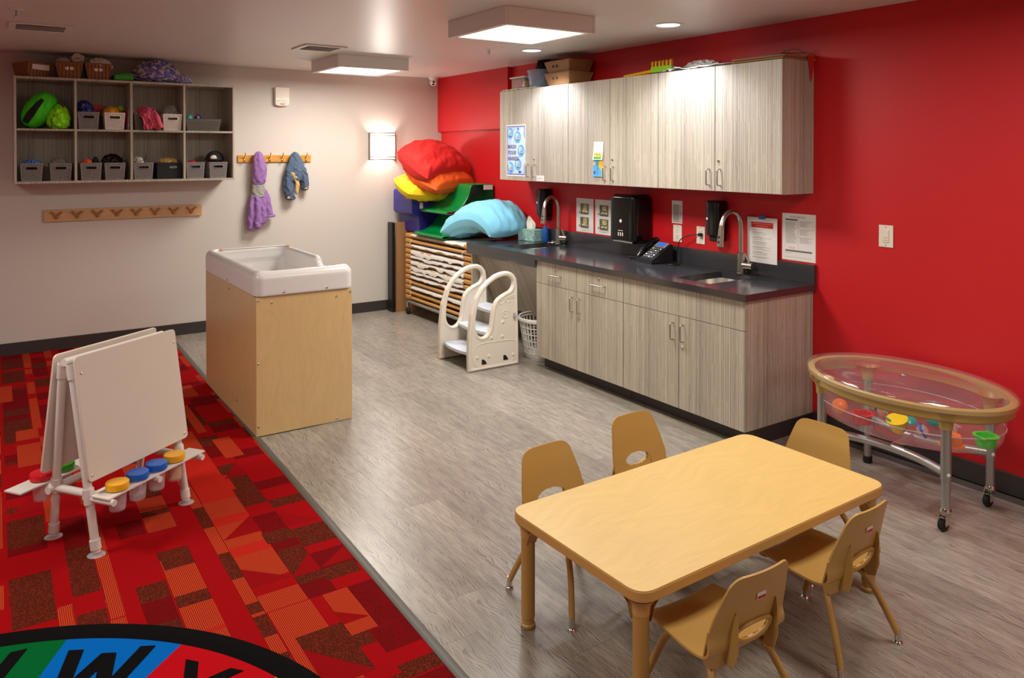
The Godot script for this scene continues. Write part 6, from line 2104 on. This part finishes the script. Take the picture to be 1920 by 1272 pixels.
func make_chair(label: String) -> Node3D:
	var t := thing("toddler_chair", label, "chair", Vector3.ZERO, 0, "tan toddler chairs round the table")
	var sh := chair_shell()
	obj("seat_shell", sh[0], M.chair_plastic, t)
	obj("hole_rim", sh[1], M.chair_plastic, t)
	for s in [-1, 1]:
		var fin := PackedVector2Array([Vector2(-0.118, 0.255), Vector2(-0.146, 0.37), Vector2(-0.157, 0.385), Vector2(-0.160, 0.35), Vector2(-0.160, 0.28), Vector2(-0.148, 0.236), Vector2(-0.118, 0.228)])
		obj("rib", S().prism(fin, 0.005, Transform3D(Basis(Vector3(0, 0, 1), Vector3.UP, Vector3(-1, 0, 0)), Vector3(s * 0.078 + 0.0025, 0, 0.004)), 0.001), M.chair_plastic, t)
	# the back's sides run on below the seat as rounded wings
	for s in [-1, 1]:
		var P := []
		for b in 13:
			var y := 0.34 - 0.12 * b / 12.0
			var cut := 0.05 - sqrt(maxf(0.0025 - pow(maxf(0.268 - y, 0.0), 2.0), 0.0))
			for a in 7:
				var x := lerpf(0.076, 0.1485 - cut, a / 6.0)
				P.append(Vector3(s * x, y, -0.1275 - (y - 0.284) * 0.235 + 0.026 * pow(x / 0.15, 2.0) - 0.001))
		obj("side_wing", S().sheet(P, 6, 12, 0.0055), M.chair_plastic, t)
	for s in [-1, 1]:
		for e in [1, -1]:
			var z: float = 0.155 if e > 0 else -0.172
			var x: float = 0.15 if e > 0 else 0.165
			var foot := Vector3(s * x, 0.03, z)
			var pts := bend([Vector3(s * 0.05, 0.229, 0.03 * e), Vector3(s * 0.104, 0.229, 0.08 * e), Vector3(s * (x - 0.034), 0.15, z * 0.72), foot], 0.045, 6)
			var lg := obj("leg", S().tube(pts, 0.0108, 10), M.chair_leg, t)
			obj("glide_stem", S().tube([Vector3(foot.x * 0.995, 0.045, foot.z * 0.99), Vector3(foot.x, 0.012, foot.z)], 0.0105, 10), M.chrome, lg)
			obj("glide", S().lathe([Vector2(0, 0.014), Vector2(0.008, 0.013), Vector2(0.015, 0.006), Vector2(0.0155, 0.0), Vector2(0, 0)], 16, xf(Vector3(foot.x, 0, foot.z))), M.chrome, lg)
	for s in [-1, 1]:
		obj("seat_brace", S().tube([Vector3(s * 0.05, 0.232, 0.05), Vector3(s * 0.05, 0.232, -0.05)], 0.009, 8), M.chair_leg, t)
	obj("maker_sticker", S().box(Vector3(0.0, 0.418, -0.1665), Vector3(0.034, 0.018, 0.0012), 0), M.paper, t)
	obj("maker_sticker", S().box(Vector3(0.0, 0.414, -0.1673), Vector3(0.03, 0.007, 0.0012), 0), M.red_print, t)
	return t

func build_table_and_chairs() -> void:
	var h := 0.395
	var L := 1.24
	var W := 0.63
	var t := thing("activity_table", "low rectangular table with pale maple top and tan legs", "table", Vector3(2.064, 0, -1.865), 0.02)
	var up := Basis(Vector3.RIGHT, Vector3(0, 0, 1), Vector3(0, -1, 0))
	obj("table_top", S().prism(rrect(L - 0.004, W - 0.004, 0.06, 8), 0.004, Transform3D(up, Vector3(0, h, 0)), 0.0008), M.maple_table, t)
	obj("edge_band", S().prism(rrect(L, W, 0.06, 8), 0.032, Transform3D(up, Vector3(0, h - 0.0025, 0)), 0.004), M.table_edge, t)
	for sx in [-1, 1]:
		for sz in [-1, 1]:
			var p := Vector3(sx * (L / 2 - 0.047), 0, sz * (W / 2 - 0.047))
			var lg := obj("leg", S().lathe([Vector2(0.021, 0.012), Vector2(0.021, 0.035), Vector2(0.0235, 0.036), Vector2(0.0235, h - 0.06)], 24, xf(p)), M.chair_leg, t)
			obj("foot", S().lathe([Vector2(0, 0), Vector2(0.022, 0), Vector2(0.025, 0.004), Vector2(0.025, 0.013), Vector2(0.021, 0.017)], 24, xf(p)), M.chair_leg, lg)
			# the bracket flares along both edges
			var br := S()
			br.lathe([Vector2(0.025, h - 0.085), Vector2(0.0255, h - 0.07), Vector2(0.029, h - 0.055), Vector2(0.038, h - 0.042), Vector2(0.044, h - 0.034)], 24, xf(p))
			for e in 2:
				var w := PackedVector2Array([Vector2(0.0, h - 0.034), Vector2(0.0, h - 0.105)])
				for k in 8:
					var a := k / 7.0
					w.append(Vector2(0.02 + 0.10 * a, h - 0.105 + 0.071 * sqrt(maxf(1.0 - pow(1.0 - a, 2.0), 0.0))))
				var bb := Basis(Vector3(-sx, 0, 0), Vector3.UP, Vector3(0, 0, -sx)) if e == 0 else Basis(Vector3(0, 0, -sz), Vector3.UP, Vector3(sz, 0, 0))
				br.prism(w, 0.044, Transform3D(bb, p - bb.z * 0.022), 0.003)
			obj("bracket", br, M.table_edge, lg)
	var c := make_chair("tan toddler chair tucked in beside the table leg on the carpet side")
	var spots := [[1.735, -2.185, 0.06, ""], [2.24, -2.265, 0.03, "tan toddler chair on the cabinet side, its eye-shaped opening clear of the table"], [1.70, -1.50, PI - 0.03, "tan toddler chair with its back to us, beside the table's corner leg"], [2.265, -1.545, PI + 0.04, "tan toddler chair with its back to us, between its twin and the water table"], [2.64, -1.90, -PI / 2 + 0.05, "tan toddler chair at the short end of the table facing the carpet"]]
	for k in spots.size():
		var o: Node3D = c
		if k > 0:
			o = c.duplicate()
			o.name = numbered("toddler_chair")
			add_child(o)
			o.set_meta("label", spots[k][3])
		o.position = Vector3(spots[k][0], 0, spots[k][1])
		o.rotation.y = spots[k][2]

func oval(a: float, b: float, y: float, n := 64) -> Array:
	var pts := []
	for k in n:
		pts.append(Vector3(cos(TAU * k / n) * a, y, sin(TAU * k / n) * b))
	return pts

func build_water_table() -> void:
	var at := Vector3(3.552, 0, -1.984)
	var turn := -0.07
	var t := thing("water_table", "oval toddler water table with clear tub, clear lid and metal legs", "water table", at, turn)
	var a := 0.335
	var b := 0.475
	obj("rim", S().lathe([Vector2(0.93, 0.468), Vector2(0.965, 0.468), Vector2(0.975, 0.475), Vector2(0.98, 0.505), Vector2(1.0, 0.508), Vector2(1.0, 0.525), Vector2(0.985, 0.53), Vector2(0.93, 0.528), Vector2(0.93, 0.468)], 72, Transform3D.IDENTITY, a, b), M.sand, t)
	# clear tub
	obj("tub", S().lathe([Vector2(0.925, 0.515), Vector2(0.90, 0.40), Vector2(0.885, 0.36), Vector2(0.86, 0.332), Vector2(0.80, 0.321), Vector2(0.0, 0.318)], 72, Transform3D.IDENTITY, a, b), M.clear, t)
	for y in [0.40]:
		obj("tub_seam", S().tube(oval(0.905 * a, 0.905 * b, y), 0.0022, 6, true), M.clear_frost, t)
	# clear lid with a sunken oval
	obj("lid", S().lathe([Vector2(1.01, 0.505), Vector2(1.02, 0.53), Vector2(1.0, 0.545), Vector2(0.93, 0.548), Vector2(0.86, 0.535), Vector2(0.70, 0.533), Vector2(0.66, 0.545), Vector2(0.0, 0.552)], 80, Transform3D.IDENTITY, a, b), M.clear, t)
	obj("lid_knob", S().lathe([Vector2(0, 0.557), Vector2(0.012, 0.556), Vector2(0.016, 0.552)], 14), M.alu, t)
	var inv := Transform3D(Basis(Vector3.UP, turn), at).affine_inverse()
	var feet := [Vector3(3.338, 0, -1.685), Vector3(3.735, 0, -1.69), Vector3(3.735, 0, -2.28), Vector3(3.345, 0, -2.28)]
	for k in 4:
		var p: Vector3 = inv * feet[k]
		var wheeled := k < 2
		var lo := 0.085 if wheeled else 0.025
		var lg := obj("leg", S().tube([Vector3(p.x, lo + 0.13, p.z), Vector3(p.x, 0.47, p.z)], 0.0215, 18), M.alu, t)
		obj("leg_insert", S().tube([Vector3(p.x, lo, p.z), Vector3(p.x, lo + 0.14, p.z)], 0.0185, 18), M.alu, lg)
		obj("leg_socket", S().lathe([Vector2(0.0225, 0.43), Vector2(0.026, 0.43), Vector2(0.028, 0.46), Vector2(0.04, 0.49), Vector2(0.055, 0.503)], 24, xf(Vector3(p.x, 0, p.z))), M.sand, lg)
		obj("screw", S().lathe([Vector2(0, 0.003), Vector2(0.007, 0.002), Vector2(0.008, 0)], 12, xf(Vector3(p.x - 0.012, 0.24, p.z + 0.019), PI / 2, -0.5, 0)), M.white_plastic, lg)
		if wheeled:
			var ca := obj("caster", S().lathe([Vector2(0, 0.094), Vector2(0.02, 0.094), Vector2(0.024, 0.086), Vector2(0.024, 0.078), Vector2(0, 0.076)], 20, xf(Vector3(p.x, 0, p.z))), M.chrome, lg)
			var side := PackedVector2Array([Vector2(-0.018, 0.08), Vector2(0.02, 0.08), Vector2(0.0, 0.028), Vector2(-0.024, 0.022), Vector2(-0.03, 0.036)])
			for z in [-0.016, 0.013]:
				obj("fork", S().prism(side, 0.003, xf(Vector3(p.x, 0, p.z + z))), M.chrome, ca)
			obj("wheel", S().lathe([Vector2(0, -0.011), Vector2(0.026, -0.011), Vector2(0.03, -0.007), Vector2(0.03, 0.007), Vector2(0.026, 0.011), Vector2(0, 0.011)], 22, xf(Vector3(p.x - 0.016, 0.03, p.z), PI / 2, 0, 0)), M.black_rubber, ca)
			obj("brake_pedal", S().box(Vector3.ZERO, Vector3(0.045, 0.006, 0.024), 0.002, xf(Vector3(p.x - 0.045, 0.066, p.z), 0, 0, -0.35)), M.chrome, ca)
		else:
			obj("rubber_foot", S().lathe([Vector2(0, 0), Vector2(0.02, 0), Vector2(0.0225, 0.006), Vector2(0.0225, 0.034), Vector2(0.019, 0.036)], 18, xf(Vector3(p.x, 0, p.z))), M.black_rubber, lg)
	# bowed side rails and the crossbar between them
	var mids := []
	for s in [[0, 3], [1, 2]]:
		var p: Vector3 = inv * feet[s[0]]
		var q: Vector3 = inv * feet[s[1]]
		var m := (p + q) / 2.0 + Vector3(0.09 if s[0] == 0 else -0.09, 0, 0)
		mids.append(Vector3(m.x - (0.02 if s[0] == 0 else -0.02), 0.24, m.z))
		obj("side_rail", S().tube(spline([Vector3(p.x, 0.24, p.z), Vector3(lerpf(p.x, m.x, 0.7), 0.24, lerpf(p.z, m.z, 0.5)), Vector3(m.x - 0.01, 0.24, m.z), Vector3(lerpf(q.x, m.x, 0.7), 0.24, lerpf(q.z, m.z, 0.5)), Vector3(q.x, 0.24, q.z)], 8), 0.019, 14), M.alu, t)
	obj("cross_rail", S().tube([mids[0], mids[1]], 0.0165, 12), M.alu, t)
	# playthings in the tub
	var place := func(v: Vector3) -> Vector3:
		return at + Basis(Vector3.UP, turn) * v
	var fl := 0.3245
	var cupm := S().lathe([Vector2(0, 0), Vector2(0.036, 0), Vector2(0.039, 0.004), Vector2(0.041, 0.04), Vector2(0.05, 0.043), Vector2(0.052, 0.047), Vector2(0.038, 0.047), Vector2(0.036, 0.005), Vector2(0, 0.003)], 28).mesh()
	for e in [[Vector3(-0.17, fl, -0.10), "p_red", 0.0, "red plastic bath cup in the water table tub"], [Vector3(-0.08, fl, 0.27), "p_orange", PI, "orange bath cup upside down in the water table tub"], [Vector3(0.04, fl, 0.35), "p_green", 0.0, "bright green bath cup near the caster end of the tub"]]:
		var c := thing("bath_cup", e[3], "toy cup", place.call(e[0]), 0.3, "bath cups in the tub")
		var m := shared("bowl", cupm, M[e[1]], c)
		if e[2] > 0.0:
			m.transform = xf(Vector3(0, 0.047, 0), PI, 0, 0)
		for s in [-1, 1]:
			obj("lug", S().lathe([Vector2(0, 0), Vector2(0.011, 0), Vector2(0.011, 0.004), Vector2(0, 0.004)], 10, xf(Vector3(s * 0.056, 0.043 if e[2] == 0.0 else 0.0, 0))), M[e[1]], c)
	var ballp := []
	for k in 15:
		var w := PI * k / 14.0
		ballp.append(Vector2(sin(w), -cos(w)))
	var sphere := func(r: float) -> Mesh:
		var q := []
		for p in ballp:
			q.append(p * r)
		return S().lathe(q, 24).mesh()
	for e in [[Vector3(-0.155, fl + 0.038, -0.235), 0.037, "p_orange", "shiny orange ball in the water table tub"], [Vector3(0.07, fl + 0.036, 0.10), 0.034, "p_teal", "small teal ball in the water table tub"]]:
		var o := obj("toy_ball", sphere.call(e[1]), M[e[2]])
		o.position = place.call(e[0])
		tag(o, e[3], "ball", "balls in the tub")
	var sp := thing("sieve_toy", "yellow sieve toy with teal fins and round drain holes", "bath toy", place.call(Vector3(-0.13, fl, 0.06)), 0.0)
	obj("body", S().lathe([Vector2(0, 0), Vector2(0.026, 0.006), Vector2(0.036, 0.03), Vector2(0.038, 0.06), Vector2(0.046, 0.062), Vector2(0.047, 0.067), Vector2(0.035, 0.067), Vector2(0, 0.064)], 28, xf(Vector3(0, 0.002, 0), 0, 0, 0.35)), M.p_yellow, sp)
	for k in 7:
		obj("drain_hole", S().lathe([Vector2(0, 0.001), Vector2(0.0034, 0.001), Vector2(0.0034, 0)], 8, Transform3D(Basis(Vector3(0, 1, 0), Vector3(-0.75, 0.0, 0.66), Vector3(0.66, 0, 0.75)), Vector3(-0.024, 0.03, 0.026) + Vector3(0.012 * cos(k * 1.05), 0.012 * sin(k * 1.05), 0.012 * cos(k * 1.05)) * (0.0 if k == 6 else 1.0))), M.black_plastic, sp)
	for s in [-1, 1]:
		obj("fin", S().lathe([Vector2(0, 0.006), Vector2(0.02, 0.004), Vector2(0.026, 0), Vector2(0, -0.002)], 14, xf(Vector3(s * 0.036, 0.055, s * 0.03), 0.4, 0, s * 0.5)), M.p_teal, sp)
	for e in [[Vector3(0.03, fl + 0.034, -0.18), "p_purple", "purple ring rattle in the water table tub"], [Vector3(-0.10, fl + 0.03, 0.15), "p_blue", "blue ring rattle in the water table tub"], [Vector3(0.0, fl + 0.034, 0.22), "p_purple", "purple and clear ring rattle by the table leg"], [Vector3(-0.02, fl + 0.034, -0.10), "p_orange", "orange ring rattle behind the red bath cup"]]:
		var r := thing("ring_rattle", e[2], "bath toy", place.call(e[0]), 0.0, "ring rattles in the tub")
		obj("ring", S().tube(oval(0.03, 0.03, 0.0, 24), 0.0055, 8, true), M[e[1]], r).rotation = Vector3(1.1, 0.5, 0)
		obj("window", sphere.call(0.025), M.clear_frost, r)
		obj("bead", sphere.call(0.011), M.p_orange if e[1] != "p_orange" else M.p_teal, r).position = Vector3(0.005, -0.01, 0.004)

# ---------------------------------------------------------------- clutter on the wall cabinets

func build_cabinet_tops() -> void:
	var y := 2.1255
	var nt := obj("picture_mat", S().box(Vector3(0, 0.006, 0), Vector3(0.2, 0.012, 0.5), 0.004), M.paper)
	nt.position = Vector3(3.76, y, -5.37)
	tag(nt, "thin patterned mat on top of the wall cabinets, under clear boxes", "mat")
	for k in 7:
		obj("printed_patch", S().box(Vector3(-0.098, 0.006, -0.21 + k * 0.07), Vector3(0.006, 0.009, 0.025), 0), [M.p_gold, M.p_grass, M.p_lime, M.p_teal][k % 4], nt)
	var b1 := thing("clear_bin", "low clear plastic tub of coloured playthings on the wall cabinets", "storage bin", Vector3(3.79, y + 0.0125, -5.44))
	obj("tub", S().box(Vector3(0, 0.045, 0), Vector3(0.18, 0.09, 0.2), 0.01), M.clear_frost, b1)
	obj("lid", S().box(Vector3(0, 0.097, 0), Vector3(0.2, 0.014, 0.225), 0.004), M.white_plastic, b1)
	obj("contents", heap(0.06, 0.05, 0.07, 91, 0.2), M.p_red, b1).position = Vector3(0, 0.012, -0.01)
	obj("contents", heap(0.03, 0.04, 0.03, 92, 0.2), M.p_gold, b1).position = Vector3(-0.04, 0.012, 0.05)
	var b2 := thing("clear_bin", "taller bluish clear plastic tub beside the wicker baskets", "storage bin", Vector3(3.76, y + 0.0125, -5.205))
	obj("tub", S().lathe([Vector2(0, 0), Vector2(0.085, 0), Vector2(0.09, 0.006), Vector2(0.108, 0.125), Vector2(0.1, 0.125), Vector2(0.084, 0.008), Vector2(0, 0.006)], 32, Transform3D.IDENTITY, 0.85, 1.05), M.clear_blue, b2)
	obj("lid", S().lathe([Vector2(0.1, 0.124), Vector2(0.114, 0.126), Vector2(0.113, 0.138), Vector2(0.1, 0.142), Vector2(0, 0.143)], 32, Transform3D.IDENTITY, 0.85, 1.05), M.clear_blue, b2)
	var dk := obj("dark_plush", heap(0.07, 0.13, 0.1, 93, 0.22), M.c_black_cloth)
	dk.position = Vector3(3.86, y + 0.05, -5.22)
	dk.position = Vector3(3.875, y, -5.30)
	dk.scale = Vector3(0.75, 1.55, 0.9)
	tag(dk, "dark green and black lump of a toy behind the clear tubs", "toy")
	for k in 2:
		var w := thing("wicker_basket", ["pale wicker basket on the wall cabinets, lower of two stacked", "pale wicker basket stacked on top of another"][k], "basket", Vector3(3.80, y + 0.094 * k, -4.865), -0.02, "pale wicker baskets")
		obj("weave", basket_mesh(0.235, 0.098, 0.33), M.wicker, w)
		for s in [-1, 1]:
			obj("hand_hole", S().box(Vector3(-0.112, 0.062, 0.025 * s - 0.03), Vector3(0.006, 0.022, 0.02), 0.002), M.black_plastic, w)
	var rk := thing("toy_rake", "yellow and lime toy rake lying on the wall cabinets", "toy", Vector3(3.74, y, -3.80))
	obj("handle", S().tube([Vector3(0.0, 0.012, -0.34), Vector3(0.0, 0.028, -0.06)], 0.012, 10), M.p_gold, rk)
	obj("head", S().box(Vector3(0, 0.035, 0.03), Vector3(0.03, 0.045, 0.2), 0.008), M.p_lime, rk)
	for k in 6:
		obj("tooth", S().box(Vector3(0, 0.066, -0.055 + k * 0.034), Vector3(0.026, 0.055, 0.018), 0.006), M.p_gold, rk)
	for e in [[-3.60, 0.24, 0.035, "sheet of white paper overhanging beside the toy rake"], [-3.27, 0.4, 0.03, "large loose sheet of white paper on the wall cabinets"]]:
		var P := []
		var nz := noise(1.0, int(e[0] * -100), 2)
		for b in 13:
			for a in 9:
				P.append(Vector3((a / 8.0 - 0.5) * 0.2, 0.004 + e[2] * (0.5 + nz.get_noise_2d(a * 0.3, b * 0.35)) * (b / 12.0) * (1.0 - b / 12.0) * 3.0, (b / 12.0 - 0.5) * e[1]))
		var o := obj("loose_paper", S().sheet(P, 8, 12, 0.001), M.paper)
		o.position = Vector3(3.76, y, e[0])
		tag(o, e[3], "paper", "loose papers on the wall cabinets")
	var cr := obj("crumpled_paper", heap(0.05, 0.05, 0.13, 95, 0.3), M.paper)
	cr.position = Vector3(3.85, y, -3.52)
	tag(cr, "crumpled white paper heap behind the loose sheets", "paper")
	for k in 2:
		var o := obj("flat_cardboard", S().box(Vector3(0, 0.006, 0), Vector3(0.27, 0.011, 0.36), 0.002), M.cardboard)
		o.position = Vector3(3.79, y + 0.013 * k, -2.925)
		o.rotation.y = 0.05 * k
		tag(o, ["lower flat cardboard sheet at the end of the wall cabinets", "upper flat cardboard sheet at the end of the wall cabinets"][k], "cardboard", "cardboard sheets")
	var bm := obj("dark_folder", S().box(Vector3(0, 0.006, 0), Vector3(0.2, 0.012, 0.28), 0.002), M.black_plastic)
	bm.position = Vector3(3.82, y + 0.0265, -2.95)
	tag(bm, "dark folder lying on the cardboard sheets", "folder")
	var rb := thing("red_ribbon", "red felt ribbon hanging over the wall cabinet's end", "ribbon", Vector3(3.90, y, -2.738))
	obj("tail", S().prism(PackedVector2Array([Vector2(-0.03, 0.03), Vector2(0.028, 0.03), Vector2(0.02, -0.04), Vector2(0.006, -0.1), Vector2(-0.006, -0.12), Vector2(-0.014, -0.05)]), 0.004), M.c_red, rb)
	obj("loop", S().tube(spline([Vector3(0.01, 0.03, 0.0), Vector3(-0.06, 0.07, -0.06), Vector3(-0.10, 0.055, -0.12), Vector3(-0.05, 0.05, -0.1), Vector3(0.02, 0.045, -0.02), Vector3(0.03, 0.0, 0.006)], 6), 0.004, 6), M.cardboard, rb)
